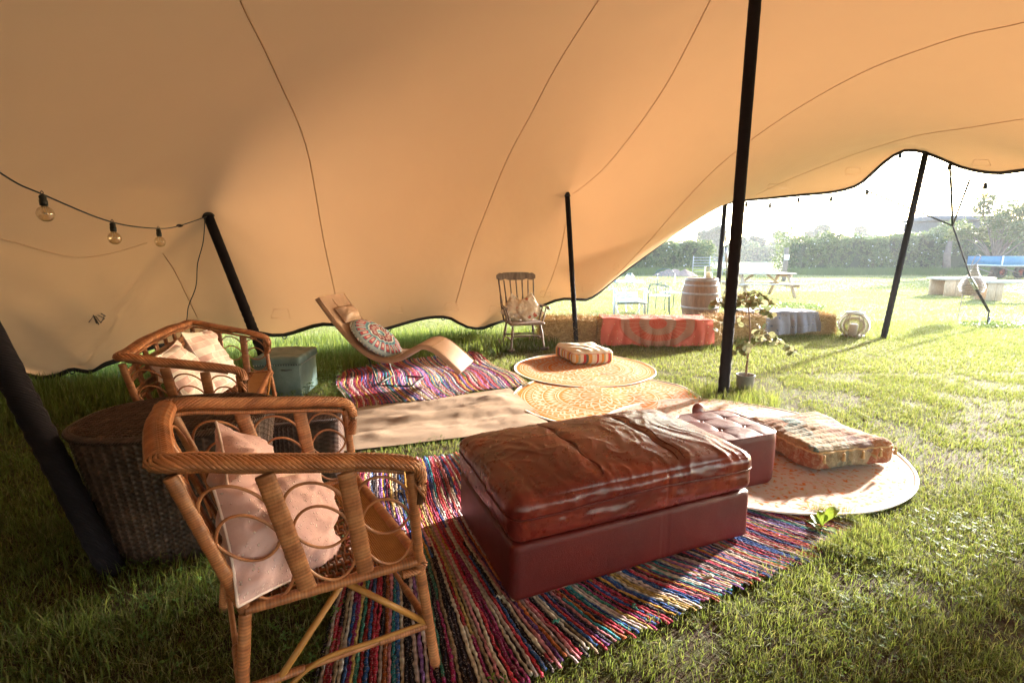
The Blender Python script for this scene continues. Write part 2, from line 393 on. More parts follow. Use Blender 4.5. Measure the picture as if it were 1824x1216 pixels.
# ================================================================ TENT
EDGE = np.array([(-5.29, 5.05, .15), (-4.75, 5.25, .15), (-4.35, 5.43, .2), (-4.0, 5.9, .34), (-3.67, 6.52, .35), (-3.3, 6.86, .40), (-2.5, 6.73, .28), (-1.87, 7.21, .35), tuple(PY(790, 566, 7.9)), tuple(PY(835, 569, 8.2)), tuple(PY(882, 577, 8.0)),
    tuple(PY(918, 556, 8.7)), tuple(PY(960, 541, 9.0)), (.85, 8.75, .52), (1.15, 8.77, .44), (1.4, 8.9, .6), (2, 9.3, .96), (2.97, 9.8, 1.6), (3.79, 10.3, 2.14), (4.45, 10.6, 2.42), (4.82, 10.3, 2.47), (5.5, 9.85, 2.50), (6.06, 9.6, 2.55), (6.34, 9.35, 2.60),
    (6.42, 9.0, 2.85), (6.50, 8.7, 3.07), (6.71, 8.3, 3.06), (6.90, 8.0, 2.82), (7.0, 7.8, 2.55), (7.04, 7.0, 2.52), (7.3, 6.3, 2.3), (7.5, 5.4, 1.3), (7.8, 4.6, 1.0), (7.6, 3.4, 1.9), (7.3, 1, 2.3), (6.5, -2.5, 1.9), (2, -3.5, 1.3), (-3, -3, .5), (-5.5, -1.5, .3), (-6.3, 1.5, .3), (-6.2, 3.5, .3)])  # unseen right, back and left hem: heights shaped for the light let in
PEAKS = [(.10, 7.45, 1.42), (-.5, 7.1, 1.35), (2.1, 4.66, 3.62), (.80, 7.3, 2.24), (-3.28, 5.4, 1.82), (-2.48, 1.98, 2.12), (-1.0, -.6, 3.3), (4.4, 1.2, 3.0)]
CUSP = [(2.1, 4.66, .01, .4), (.80, 7.3, .14, .35), (-3.28, 5.4, .16, .4), (-2.48, 1.98, .1, .3)]
BD = resample(spline(EDGE, 640, True), 300, True)
CP = np.vstack([BD[::5], [(a, b_, c - next((q[2] for q in CUSP if abs(q[0]-a) < .01), 0)) for a, b_, c in PEAKS]])
def tps_k(r2): return np.where(r2 > 1e-12, .5*r2*np.log(r2+1e-12), 0)
d2 = ((CP[:, None, :2]-CP[None, :, :2])**2).sum(-1); nC = len(CP)
A_ = np.zeros((nC+3, nC+3)); A_[:nC, :nC] = tps_k(d2)+1e-4*np.eye(nC); A_[:nC, nC] = 1; A_[:nC, nC+1:] = CP[:, :2]; A_[nC:, :nC] = A_[:nC, nC:].T
WT = np.linalg.solve(A_, np.r_[CP[:, 2], 0, 0, 0])
def tent_z(x, y):
    x = np.asarray(x, float); y = np.asarray(y, float); sh = x.shape; q = np.c_[x.ravel(), y.ravel()]
    r2 = ((q[:, None]-CP[None, :, :2])**2).sum(-1); z = tps_k(r2)@WT[:nC]+WT[nC]+q@WT[nC+1:]
    for a, b_, am, s in CUSP: z = z+am*np.exp(-np.hypot(q[:, 0]-a, q[:, 1]-b_)/s)
    for a, b_, am, s in ((.8, 7.3, .010, .55), (-3.28, 5.4, .014, .6), (2.1, 4.66, .006, .7)):
        r_ = np.hypot(q[:, 0]-a, q[:, 1]-b_); z = z+am*np.sin(9*np.arctan2(q[:, 1]-b_, q[:, 0]-a)+2*r_)*np.clip(r_*4, 0, 1)*np.exp(-r_/s)
    # gathered folds running up from the pegged left hem
    dx, dy = q[:, 0]+4.9, q[:, 1]-5.15; rr = np.hypot(dx, dy)
    z = z+.040*np.sin(q[:, 0]*15+q[:, 1]*5+2*np.sin(q[:, 0]*3))*np.exp(-(rr/1.0)**2)
    return z.reshape(sh)
def on_tent(u, v, drop=.012):
    d = ray(u, v); t = np.linspace(.3, 14, 900); P = np.array([0, 0, CAM_H])+d*t[:, None]
    g = P[:, 2]-tent_z(P[:, 0], P[:, 1]); i = np.argmax(g > 0)
    if g[i] <= 0: i = len(t)-1
    f_ = g[i-1]/(g[i-1]-g[i]+1e-9); p = P[i-1]+(P[i]-P[i-1])*f_; return p-np.array([0, 0, drop])
tent = thing('stretch_tent', 'large beige stretch tent canopy with black hem, covering the whole lounge', 'tent', (1, 3.5, 0))
_n = NT('tent_fabric'); cz = _n.noise(1.2, 3); w = _n.noise(500, 2)
c = _n.mix(cz, (.55, .325, .168), (.60, .37, .195)); _n.set(c, .85, .12).bump(_n.math('ADD', _n.math('MULTIPLY', _n.math('ADD', w, _n.wave(260, 'X')), .02), _n.noise(1.6, 3, .5, _n.scale((1, .35, 1)))), .035, .6)
translucent(_n, (.55, .28, .12), .11); M['tent'] = _n.m
_n = NT('tent_seam'); _n.set((.56, .34, .18), .8, .2).bump(_n.noise(300), .001); translucent(_n, (.45, .22, .08), .15); M['seam'] = _n.m
ctr = np.array([1.0, 4.0]); rings = np.linspace(0, 1, 95)**.85; rings = rings[1:]
NB = len(BD); V = []
XY = ctr+(BD[:, :2]-ctr)[None]*rings[:, None, None]
Z = tent_z(XY[..., 0], XY[..., 1])
V = np.concatenate([XY, Z[..., None]], -1)
c0 = np.array([[ctr[0], ctr[1], float(tent_z(np.array([ctr[0]]), np.array([ctr[1]]))[0])]])
b = MB(); vv = np.vstack([c0, V.reshape(-1, 3)]); F = [(0, 1+j, 1+(j+1) % NB) for j in range(NB)]
for i in range(len(rings)-1):
    for j in range(NB):
        k = (j+1) % NB; F.append((1+i*NB+j, 1+(i+1)*NB+j, 1+(i+1)*NB+k, 1+i*NB+k))
TO = (1, 3.5, 0)
b.add(vv-np.array(TO), F); b.build('canopy', M['tent'], tent)
Bz = np.c_[BD[:, :2], tent_z(BD[:, 0], BD[:, 1])]
b = MB(); b.tube(Bz-np.array(TO)-np.array([0, 0, .012]), .026, 8, closed=True, flat=1.1); b.build('hem', M['black_webbing'], tent)
SEAMS = [[(420, -20), (437, 20), (470, 85), (500, 150), (530, 215), (548, 270), (560, 330), (569, 385), (577, 430), (588, 480), (598, 528)],
    [(1080, -20), (1040, 40), (990, 120), (945, 205), (905, 280), (868, 370), (838, 450), (812, 540)],
    [(1275, -20), (1235, 60), (1190, 145), (1140, 220), (1080, 295), (1035, 335), (1020, 345)],
    [(1008, 395), (1000, 440), (985, 490), (968, 530)],
    [(1860, 30), (1800, 45), (1720, 62), (1640, 88), (1560, 118), (1480, 158), (1400, 206), (1330, 255), (1270, 305), (1210, 368), (1160, 425), (1125, 462), (1098, 490)],
    [(1860, 206), (1800, 215), (1720, 228), (1640, 240), (1560, 262), (1480, 290), (1400, 322), (1345, 348)],
    [(-20, 420), (30, 432), (80, 447), (140, 458), (200, 450), (262, 432)],
    [(290, 450), (310, 480), (330, 520), (352, 565)]]
for s_ in SEAMS:
    P = np.array([on_tent(u, v, .004) for u, v in spline(np.array(s_, float), len(s_)*5)]); P = resample(P, len(s_)*6)
    b = MB(); b.tube(P-np.array(TO), .0052, 6, flat=.55, cap=False); b.build('seam', M['seam'], tent)
# reinforcement patches and pegging loops along the far hem
def patch_at(u, v, w, h, tw=.75):
    b = MB(); pts = [(u-w*tw/2, v-h), (u+w*tw/2, v-h), (u+w/2, v), (u-w/2, v)]
    P = [on_tent(a, c_, .006) for a, c_ in pts]; P = np.array(P+[P[0]])-np.array(TO)
    for i in range(4): b.tube(np.array([P[i], P[i+1]]), .0022, 4)
    b.build('reinforcement_patch', M['tent'], tent)
for u, v, w, h in ((500, 566, 34, 16), (705, 557, 26, 12), (804, 551, 26, 12), (882, 556, 22, 12), (972, 528, 22, 10), (1048, 518, 22, 14), (1098, 478, 10, 8), (1385, 335, 40, 8), (1520, 310, 30, 12), (1748, 294, 34, 10)): patch_at(u, v, w, h)
def loop_at(i, r=.035):
    p = Bz[i]-np.array(TO)-np.array([0, 0, .035]); a = np.linspace(0, 2*PI, 15)[:-1]
    t = unit(Bz[(i+1) % NB]-Bz[i-1]); b = MB()
    b.tube(p+np.outer(np.cos(a)*r*.8, t)+np.outer(np.sin(a)*r, (0, 0, 1)), .008, 6, closed=True, up=np.cross(t, (0, 0, 1)), flat=1.)
    b.build('webbing_loop', M['black_webbing'], tent)
for x_, y_ in ((-4.9, 5.2), (-3.3, 6.86), (-1.85, 7.2), (-1.1, 7.9), (-.3, 8.0), (1.15, 8.77), (2.5, 9.6), (1.9, 9.25), (5.5, 9.85)):
    loop_at(int(np.argmin(np.hypot(BD[:, 0]-x_, BD[:, 1]-y_))))
# small printed maker's mark on the fabric at the left
b = MB()
for s_ in ([(158, 573), (166, 562), (172, 575)], [(166, 560), (176, 577)], [(170, 562), (180, 574), (186, 560)], [(174, 560), (186, 566), (178, 574)], [(180, 557), (188, 562)]):
    b.tube(np.array([on_tent(u, v, .006) for u, v in s_])-np.array(TO), .006, 5, flat=.4)
tag(b.build('printed_mark', simple('grey_print', (.10, .07, .06), .8), tent), 'small grey printed mark of crossed strokes')

def pole(top, base, r, label, flare=1.):
    top = np.array(top, float); base = np.array(base, float); t = thing('tent_pole', label, 'tent pole', base, group='black tent poles')
    n = 90; s_ = np.linspace(0, 1, n)[:, None]; P = base+(top-base)*s_-base
    rr = r*(1+.06*np.sin(np.arange(n)*2.1)*(s_[:, 0] < .45)+.02*vnoise(np.arange(n)*.7, np.zeros(n), 4))
    b = MB(); b.tube(P, rr, 14, up=(0, 1, 0)); b.build('shaft', M['pole_wrap'], t)
    b = MB(); b.tube(np.array([P[-1]-unit(top-base)*.02, P[-1]+unit(top-base)*.05]), [r*1.25, r*.8], 14, up=(0, 1, 0)); b.build('cap', M['black_webbing'], t); return t
pole((2.10, 4.66, tent_z(np.array([2.1]), np.array([4.66]))[0]-.03), (2.1, 4.66, 0), .052, 'tall thick black tent pole in the middle, beside the potted plant')
pole((.80, 7.3, float(tent_z(np.array([.8]), np.array([7.3]))[0])-.02), (1.0, 7.43, 0), .037, 'slim black tent pole standing in front of the straw bale by the rocking chair')
pole((-3.28, 5.4, float(tent_z(np.array([-3.28]), np.array([5.4]))[0])-.02), (-2.63, 5.20, 0), .05, 'leaning black tent pole behind the wicker sofa with the string lights tied to its top')
pole((-2.48, 1.98, 2.08), (-1.77, 1.94, 0), .048, 'leaning thick black tent pole at the left edge, beside the dark wicker table')
pole((6.71, 8.3, 3.03), (6.15, 7.93, 0), .045, 'leaning grey-black edge pole on the sunny right side near the rattan lantern')
pole((4.47, 10.55, 2.40), (4.30, 10.2, 0), .045, 'farther upright edge pole beside the barrel')

# guy ropes at the right peak
gt = thing('guy_rope', 'guy rope with ratchet strap running from the right tent peak down to a ground peg', 'guy rope', (9.25, 9.38, 0))
o_ = np.array([9.25, 9.38, 0]); knot = PY(1697, 402, 9.0)
b = MB(); b.tube(np.array([[6.9, 8.05, 2.85], knot])-o_, .018, 6); b.tube(np.array([[6.36, 9.3, 2.58], knot])-o_, .014, 6); b.tube(np.array([[7.02, 7.78, 2.5], knot])-o_, .014, 6)
m1 = knot*.45+np.array([9.23, 9.37, .05])*.55
b.tube(np.array([knot, m1])-o_, .014, 6); b.build('rope', M['rope'], gt)
b = MB(); e_ = np.array([9.24, 9.37, .28]); b.beam(m1-o_, e_-o_, .05, .012); b.build('strap', M['black_webbing'], gt)
b = MB(); dd = unit(e_-m1); c_ = m1-o_; b.beam(c_-dd*.10, c_+dd*.22, .075, .03, bev=.006); b.beam(c_+dd*.02, c_+dd*.2, .03, .09, bev=.006); b.build('ratchet', M['chrome'], gt)
b = MB(); b.tube(np.array([e_, [9.27, 9.39, .02]])-o_, .012, 6); b.build('strap_tail', M['rope'], gt)
b = MB(); b.tube(np.array([(0.02, 0, -.1), (.05, .01, .14)]), .016, 10, up=(0, 1, 0)); b.lathe([(.03, 0), (.032, .02), (.02, .03)], 12, (.05, .01, .14)); b.build('ground_peg', M['chrome'], gt)
gt = thing('guy_rope', 'dark guy rope hanging down behind the middle pole to the far edge pole', 'guy rope', (4.35, 10.75, 0))
b = MB(); b.tube(np.array([(.12, -.15, 2.4), (.17, -.35, 1.3), (.17, -.55, .02)]), .012, 6); b.build('rope', M['rope'], gt)
b = MB(); b.beam((.165, -.30, 1.5), (.17, -.40, 1.2), .05, .03); b.build('ratchet', M['chrome'], gt)

# string lights
bulb_proto = {}
def bulb(parent, p, s=1., hook=True):
    p0, p = p, np.zeros(3)
    b = MB(); b.lathe([(.012, -.05), (.018, -.048), (.019, -.02), (.016, -.018), (.017, .0), (.012, .008), (.006, .01)], 14, p, col=None)
    b.tube(np.asarray(p)+np.array([[0, 0, .008], [.009, 0, .02], [0, 0, .03], [-.009, 0, .02], [0, 0, .008]]), .0022, 5, up=(0, 1, 0)); o = b.build('socket', M['cable'], parent); o.location = tuple(p0); o.scale = (s, s, s)
    prof = [(.012, -.048), (.016, -.054), (.030, -.065), (.0385, -.085), (.0385, -.100), (.030, -.120), (.015, -.131), (.001, -.1335)]
    g = MB(); g.lathe(spline(prof, 24), 24, p, cap=False); g.build('glass_bulb', M['bulb_glass'], o)
    f_ = MB(); f_.tube(np.asarray(p)+np.array([[-.004, 0, -.05], [-.012, 0, -.085], [-.006, .004, -.095], [.006, -.004, -.085], [.012, 0, -.095], [.004, 0, -.05]]), .0012, 4, up=(0, 1, 0)); f_.build('filament', M['chrome'], o)
sl = thing('string_lights', 'festoon string lights with three clear globe bulbs, hanging at the left under the tent', 'string lights', (-3.28, 5.35, 0)); o_ = np.array([-3.28, 5.35, 0])
W3 = [(-2.7, 2.2, 2.1), PY(0, 308, 2.55), PY(75, 346, 2.75), PY(200, 396, 3.35), PY(282, 407, 4.0), PY(320, 402, 4.6), PY(368, 386, 5.3)]
P = spline(np.array(W3), 60); b = MB(); b.tube(P-o_, .0045, 6); b.build('cable', M['cable'], sl)
for q in (2, 3, 4): bulb(sl, np.array(W3[q])-o_-np.array([0, 0, .012]))
b = MB(); q = np.array(W3[5])-o_; b.tube(np.array([q-[.03, 0, 0], q-[.012, 0, 0], q+[.012, 0, 0], q+[.03, 0, 0]]), [.004, .013, .013, .004], 8); b.build('cable_joint', M['cable'], sl)
wc = MB(); wc.tube(spline(np.array([PY(365, 388, 5.3), PY(362, 430, 5.28), PY(352, 470, 5.25), PY(349, 510, 5.2), PY(336, 545, 5.2), PY(332, 572, 5.15), PY(322, 600, 5.1)])-o_, 50), .005, 5)
tag(wc.build('hanging_cable', M['cable'], sl), None)
sl = thing('string_lights', 'row of small globe bulbs strung along the right outer edge of the tent', 'string lights', (6.3, 9.0, 0)); o_ = np.array([6.3, 9.0, 0])
W4 = [PY(1278, 378, 10.2), PY(1330, 360, 10.2), PY(1372, 362, 10.0), PY(1423, 352, 9.8), PY(1481, 350, 9.6), PY(1545, 338, 9.3), PY(1604, 272, 8.7), PY(1648, 262, 8.3), PY(1692, 292, 8.0), PY(1728, 322, 7.8), PY(1756, 326, 7.5), PY(1830, 322, 6.9)]
P = spline(np.array(W4), 120); b = MB(); b.tube(P-o_, .005, 5); b.build('cable', M['cable'], sl)
for q in (1, 2, 3, 4, 5, 6, 8, 10): bulb(sl, np.array(W4[q])-o_-np.array([0, 0, .012]), 1.5)
# ================================================================ soft-shape helpers
def rblock(half, r, n, disp=None, shape=None):
    half = np.array(half, float); n = (n, n, n) if np.isscalar(n) else n; Vs = []; Fs = []; off = 0
    for ax in range(3):
        a, b_ = [(1, 2), (2, 0), (0, 1)][ax]
        u = np.linspace(-1, 1, n[a]+1); w = np.linspace(-1, 1, n[b_]+1); U, Wv = np.meshgrid(u, w, indexing='ij')
        for sg in (-1, 1):
            P = np.zeros(U.shape+(3,)); P[..., a] = U; P[..., b_] = Wv; P[..., ax] = sg
            m, k = U.shape; idx = np.arange(m*k).reshape(m, k)+off
            q = np.stack([idx[:-1, :-1], idx[1:, :-1], idx[1:, 1:], idx[:-1, 1:]], -1).reshape(-1, 4)
            if sg < 0: q = q[:, ::-1]
            Vs.append(P.reshape(-1, 3)); Fs.append(q); off += m*k
    P = np.vstack(Vs); F = np.vstack(Fs)
    key = np.round(P*1e5).astype(np.int64); _, first, inv = np.unique(key, axis=0, return_index=True, return_inverse=True); inv = inv.ravel()
    P = P[first]; F = inv[F]
    X = P*half; rr = np.minimum(np.array(r, float)*np.ones(3), half-1e-4); q = np.clip(X, -(half-rr), half-rr); d = (X-q)/rr
    N = d/(np.linalg.norm(d, axis=1)[:, None]+1e-9); X = q+N*rr
    Nn = N/rr; Nn = Nn/(np.linalg.norm(Nn, axis=1)[:, None]+1e-9)
    if shape is not None: X = shape(X, P)
    if disp is not None: X = X+Nn*disp(X, P)[:, None]
    return X, F.tolist(), P
def pillow(w, h, t, n=34, seed=0., wr=.016, pinch=.055):
    u = np.linspace(-1, 1, n); U, V_ = np.meshgrid(u, u, indexing='ij'); out = []
    prof = np.clip((1-np.abs(U)**2.4), 0, 1)**.5*np.clip((1-np.abs(V_)**2.4), 0, 1)**.5
    X = U*w/2*(1-pinch*(1-np.abs(V_)**2)*U**2); Y_ = V_*h/2*(1-pinch*(1-np.abs(U)**2)*V_**2)
    b = MB(); e = np.maximum(np.abs(U), np.abs(V_))
    for sg in (1, -1):
        ang = np.arctan2(V_, U)
        wv = wr*(fbm(U*2.6+seed, V_*2.6+sg*3, seed, 4)*(.5+e)*1.3+.35*np.sin(ang*17+3*fbm(U*1.5, V_*1.5, seed+4, 2))*np.clip(e-.45, 0, 1)*np.clip(1.02-e, 0, 1)*4)
        Z = sg*(prof*t/2+wv*np.clip(prof*3, 0, 1)); G_ = np.stack([X, Y_, Z], -1); b.grid(G_ if sg > 0 else G_[::-1])
    i = np.r_[np.zeros(n, int), np.arange(n), np.full(n, n-1), np.arange(n)[::-1]]; j = np.r_[np.arange(n), np.full(n, n-1), np.arange(n)[::-1], np.zeros(n, int)]
    p = MB(); p.tube(np.stack([X[i, j], Y_[i, j], 0*X[i, j]], -1)[::1], .0045, 6, up=(0, 0, 1), closed=False, cap=False)
    return b, p
def basis(right, normal):
    r_ = unit(right); n_ = np.asarray(normal, float); n_ = unit(n_-r_*np.dot(n_, r_)); u_ = np.cross(n_, r_)
    m = Matrix(((r_[0], u_[0], n_[0]), (r_[1], u_[1], n_[1]), (r_[2], u_[2], n_[2]))); return m.to_euler()

# ================================================================ RUGS
DYE = [(.62, .50, .46), (.60, .22, .26), (.50, .03, .06), (.02, .08, .30), (.28, .02, .10), (.42, .03, .05), (.55, .05, .10), (.50, .06, .06), (.30, .02, .12), (.02, .05, .22), (.03, .12, .35), (.02, .25, .30), (.04, .22, .16), (.55, .30, .05), (.60, .40, .12), (.60, .52, .40), (.65, .60, .52), (.14, .05, .20),
       (.30, .14, .42), (.01, .01, .015), (.015, .012, .02), (.45, .12, .03), (.60, .45, .45), (.35, .25, .15), (.30, .02, .02), (.02, .02, .05)]
_n = NT('rag_weave'); a = _n.attr(); nn = _n.noise(220, 3, .7); n2 = _n.noise(35, 3)
_n.set(_n.mix(_n.math('MULTIPLY', _n.step(_n.noise(160, 2, .7), .55, .62), .4), _n.mix(_n.math('MULTIPLY', nn, .4), a, (.03, .02, .03)), (.55, .42, .38)), .92, .1).bump(_n.math('ADD', nn, n2), .006); M['rag'] = _n.m
def rag_rug(name, label, fn, u0, u1, w0, w1, n, loc, seed, seg, zoff=.012, amp=.012):
    rg = random.Random(seed); t = thing(name, label, 'rug', (loc[0], loc[1], 0)); du = (u1-u0)/n; L = np.array([loc[0], loc[1], 0])
    bands = []
    b = MB(); uu, ww = np.meshgrid(np.linspace(u0+.01, u1-.01, 30), np.linspace(w0+.03, w1-.03, 26), indexing='ij'); x, y = fn(uu, ww)
    lift = lambda x, y: ground_h(x, y)+zoff+amp*(fbm(x*2.3, y*2.3, seed, 2)+.2)
    b.grid(np.stack([x, y, lift(x, y)-.003], -1)-L); b.build('backing', M['rag'] if 0 else simple(name+'_backing', (.03, .02, .03), .95), t)
    col = rg.choice(DYE); prev = col
    for i in range(n):
        u = u0+(i+.5)*du; e0 = rg.uniform(-.025, .02); e1 = rg.uniform(-.02, .025)
        w = np.linspace(w0+e0, w1+e1, seg); x, y = fn(u+.0035*vnoise(w*9, w*0+i*.6, seed)+.0015*RNG.normal(0, 1, seg), w)
        z = lift(x, y)
        if rg.random() < .35: col = rg.choice(DYE)
        cols = np.zeros((seg, 3)); c = np.array(rg.choice(DYE)) if rg.random() < .85 else np.array(prev); k = 0
        while k < seg:
            m = rg.randint(4, int(seg*.8)); cols[k:k+m] = c*rg.uniform(.75, 1.2); k += m
            if rg.random() < .75: c = np.array(rg.choice(DYE))
        prev = c
        # woven bumps: neighbouring chunks of cloth bulge between the warp threads
        ch = np.abs(np.sin(np.arange(seg)*PI/2+i*PI/2)); r_ = du*.66*(.78+.22*ch*RNG.uniform(.4, 1.2, seg))*(1+.45*np.clip(vnoise(w*14, w*0+i*3.3, 2), -.4, 1))
        cols = cols*(.7+.45*ch)[:, None]*RNG.uniform(.8, 1.15, seg)[:, None]  # strips darkened between bulges: crease shade painted into the dye
        b = MB(); P = np.c_[x, y, z+.002+.004*RNG.random(seg)]-L; b.tube(P, r_, 5, flat=.42, col=cols, cap=True)
        o = b.build('rag_strip', M['rag'], t)
    # loose knots and tufts
    for k in range(26):
        u = rg.uniform(u0+.05, u1-.05); w_ = rg.uniform(w0, w1); x, y = fn(u, w_); z = float(lift(np.array([x]), np.array([y]))[0])
        c = np.array(rg.choice(DYE)); b = MB()
        for q in range(3):
            d = np.array([rg.uniform(-.025, .025), rg.uniform(-.025, .025), 0]); p = np.array([float(x), float(y), z+.006])-L
            b.tube(np.array([p, p+d*.5+[0, 0, rg.uniform(.008, .018)], p+d]), [.004, .005, .002], 5, col=c)
        b.build('loose_tuft', M['rag'], t)
    return t
rag_rug('rag_rug', 'large multicoloured rag rug in the foreground below the brown leather ottoman', rug1, -.52, 1.80, 0, 1.86, 185, (.4, 2.2), 5, 130)
rag_rug('rag_rug', 'multicoloured rag rug at the back below the curved lounger', rug2, 0, 1.88, 0, 1.66, 120, (-.9, 5.4), 9, 56, .014)

_n = NT('burlap'); o = _n.obj(); n1 = _n.noise(90, 3); n2 = _n.noise(3, 4); wv = _n.math('ADD', _n.wave(110, 'X', .6), _n.wave(110, 'Y', .6))
_n.set(_n.mix(n2, (.33, .225, .15), (.42, .30, .21)), .95, .1).bump(_n.math('ADD', wv, n1), .002); M['burlap'] = _n.m
U, V_ = np.meshgrid(np.linspace(0, 1, 150), np.linspace(0, 1, 110), indexing='ij')
q = MATQ; Pm = (q[0]*(1-U[..., None])*(1-V_[..., None])+q[3]*U[..., None]*(1-V_[..., None])+q[1]*(1-U[..., None])*V_[..., None]+q[2]*U[..., None]*V_[..., None])
edge = np.minimum(np.minimum(U, 1-U)*9, np.minimum(V_, 1-V_)*7).clip(0, 1)
zz = ground_h(Pm[..., 0], Pm[..., 1])+.020+edge*(.032*(fbm(Pm[..., 0]*2.0+Pm[..., 1]*1.2, Pm[..., 1]*5.2-Pm[..., 0]*2, 3, 2)+.5)+.004*fbm(Pm[..., 0]*9, Pm[..., 1]*7, 3, 2))
b = MB(); b.grid(np.concatenate([Pm, zz[..., None]], -1)-np.array([-.7, 4, 0])); b.grid(np.concatenate([Pm, (zz-.004)[..., None]], -1)[::-1]-np.array([-.7, 4, 0]))
tag(b.build('burlap_mat', M['burlap']), 'rumpled plain beige burlap mat lying between the two rag rugs', 'mat').location = (-.7, 4, 0)

def round_mat(name, kind):
    N = NT(name); x, y, z = N.xyz(); r = N.math('POWER', N.math('ADD', N.math('MULTIPLY', x, x), N.math('MULTIPLY', y, y)), .5)
    a = N.math('ARCTAN2', y, x); dark = N.noise(2.5, 3)
    def ring(lo, hi): return N.math('MULTIPLY', N.step(r, lo, lo+.006), N.math('SUBTRACT', 1., N.step(r, hi, hi+.006)))
    def petal(k, r0, amp, wd, ph=0.):   # band whose radius swings k times round
        t = N.math('ABSOLUTE', N.math('SINE', N.math('MULTIPLY_ADD', a, k/2, ph))); t = N.math('MULTIPLY_ADD', t, amp, r0)
        return N.math('SUBTRACT', 1., N.step(N.math('ABSOLUTE', N.math('SUBTRACT', r, t)), wd, wd+.006))
    def zig(k, r0, amp, wd):
        t = N.math('PINGPONG', N.math('MULTIPLY', a, k/PI/2), .5); t = N.math('MULTIPLY_ADD', t, amp*2, r0)
        return N.math('SUBTRACT', 1., N.step(N.math('ABSOLUTE', N.math('SUBTRACT', r, t)), wd, wd+.006))
    w_ = None
    def add(q):
        nonlocal w_
        w_ = q if w_ is None else N.math('MAXIMUM', w_, q)
    for q in (ring(.035, .05), petal(12, .05, .08, .012), petal(16, .12, .09, .014, .5), ring(.235, .25), petal(24, .26, .07, .014), zig(36, .35, .05, .008), ring(.43, .443), ring(.455, .463),
              zig(48, .475, .06, .008), zig(48, .50, .06, .008), ring(.575, .585), petal(40, .59, .05, .010), petal(40, .61, .05, .008, .8), ring(.665, .672), zig(72, .685, .04, .007), ring(.74, .75), ring(.765, .772)): add(q)
    # small leaf specks
    vv = N.vor(16); add(N.math('MULTIPLY', N.math('SUBTRACT', 1., N.step(vv, .24, .28)), ring(.25, .43)))
    add(N.math('MULTIPLY', N.math('SUBTRACT', 1., N.step(vv, .24, .28)), ring(.47, .66)))
    rim = N.step(r, .80 if kind else .81, .806 if kind else .816)
    org = N.mix(dark, (.58, .125, .006), (.65, .185, .010)); wht = (.56, .42, .28)
    c = N.mix(w_, org, wht); c = N.mix(rim, c, (.60, .50, .42))
    if kind: c = N.mix(N.math('MULTIPLY', N.step(N.noise(38, 3), .36, .52), .85), c, (.62, .50, .43))
    plait = N.wave(75, 'X', 2); N.set(c, .8, .12); N.bump(N.math('ADD', plait, N.wave(75, 'Y', 2)), .003); return N.m
M['mat_orange'] = round_mat('orange_mat', 0); M['mat_pale'] = round_mat('pale_orange_mat', 1)
def round_rug(cx, cy, r, mat, label, seed, z0, rip):
    s = r/.84; th = np.linspace(0, 2*PI, 181)[:-1]; rr = np.linspace(0, .84, 70)[1:]; T, Rr = np.meshgrid(th, rr); T = T.T; Rr = Rr.T
    wob = 1+.012*fbm(np.cos(T)*1.5, np.sin(T)*1.5, seed, 2)*(Rr/.84)
    X = Rr*np.cos(T)*wob; Y_ = Rr*np.sin(T)*wob
    zf = lambda X, Y_: z0+rip*(np.sin((X*.25+Y_)*9*(1)+2*vnoise(X*2, Y_*2, seed))*.5+.5)*np.clip(vnoise(X*1.6+seed, Y_*1.2, 2)+.6, 0, 1)
    Z = zf(X, Y_); o = None; b = MB()
    Vt = np.stack([X, Y_, Z], -1); b.grid(Vt, closed_u=True); n_ = len(rr); c0 = b.n
    b.add([[0, 0, float(zf(np.array([0.]), np.array([0.]))[0])]], [])
    b.F += [[c0, i*n_, ((i+1) % 180)*n_] for i in range(180)]
    o = b.build('round_mat', mat); tag(o, label, 'rug', 'round orange plastic mats'); o.location = (cx, cy, 0); o.scale = (s, s, 1); o.rotation_euler = (0, 0, seed*.7)
    e = MB(); e.tube(np.c_[X[:, -1], Y_[:, -1], Z[:, -1]], .009, 8, closed=True, flat=.6); tag(e.build('edge_piping', simple('mat_piping_%d' % seed, (.66, .60, .52), .6), o))
round_rug(.92, 4.55, .90, M['mat_orange'], 'middle round orange and white patterned mat, overlapping between the burlap and the plant', 2, .022, .020)
round_rug(.87, 5.72, .84, M['mat_orange'], 'farthest round orange patterned mat, with the striped floor cushion on it', 3, .030, .012)
round_rug(1.66, 3.41, 1.03, M['mat_pale'], 'nearest round pale orange mat, with the big patchwork cushion and the square pouf on it', 4, .032, .016)

# ================================================================ LEATHER
_n = NT('brown_leather'); n1 = _n.noise(3.5, 5, .65, dist=.6); n2 = _n.noise(14, 5, .7); gr = _n.vor(420)
_n.set(_n.ramp(n1, [(.28, (.045, .004, .004)), (.5, (.11, .009, .007)), (.72, (.22, .030, .013))]), _n.math('MULTIPLY_ADD', n2, .24, .17), .55)
rd = _n.new('ShaderNodeTexNoise', noise_type='RIDGED_MULTIFRACTAL'); rd.inputs['Scale'].default_value = 5; rd.inputs['Detail'].default_value = 4; rd.inputs['Distortion'].default_value = .7; _n.l.new(_n.scale((1.6, .7, 1)), rd.inputs['Vector'])
_n.bump(_n.math('MULTIPLY_ADD', rd.outputs['Fac'], 3.2, _n.math('MULTIPLY', gr, .25)), .0011); M['leather_top'] = _n.m
_n = NT('oxblood_leather'); n1 = _n.noise(4, 5, .6); n2 = _n.noise(14, 5, .7); gr = _n.vor(420)
_n.set(_n.ramp(n1, [(.3, (.060, .003, .003)), (.7, (.105, .007, .005))]), _n.math('MULTIPLY_ADD', n2, .2, .30), .28)
_n.bump(_n.math('MULTIPLY_ADD', n1, 5, gr), .0010); M['leather_side'] = _n.m
M['card'] = simple('torn_brown_base_cloth', (.30, .21, .13), .9)
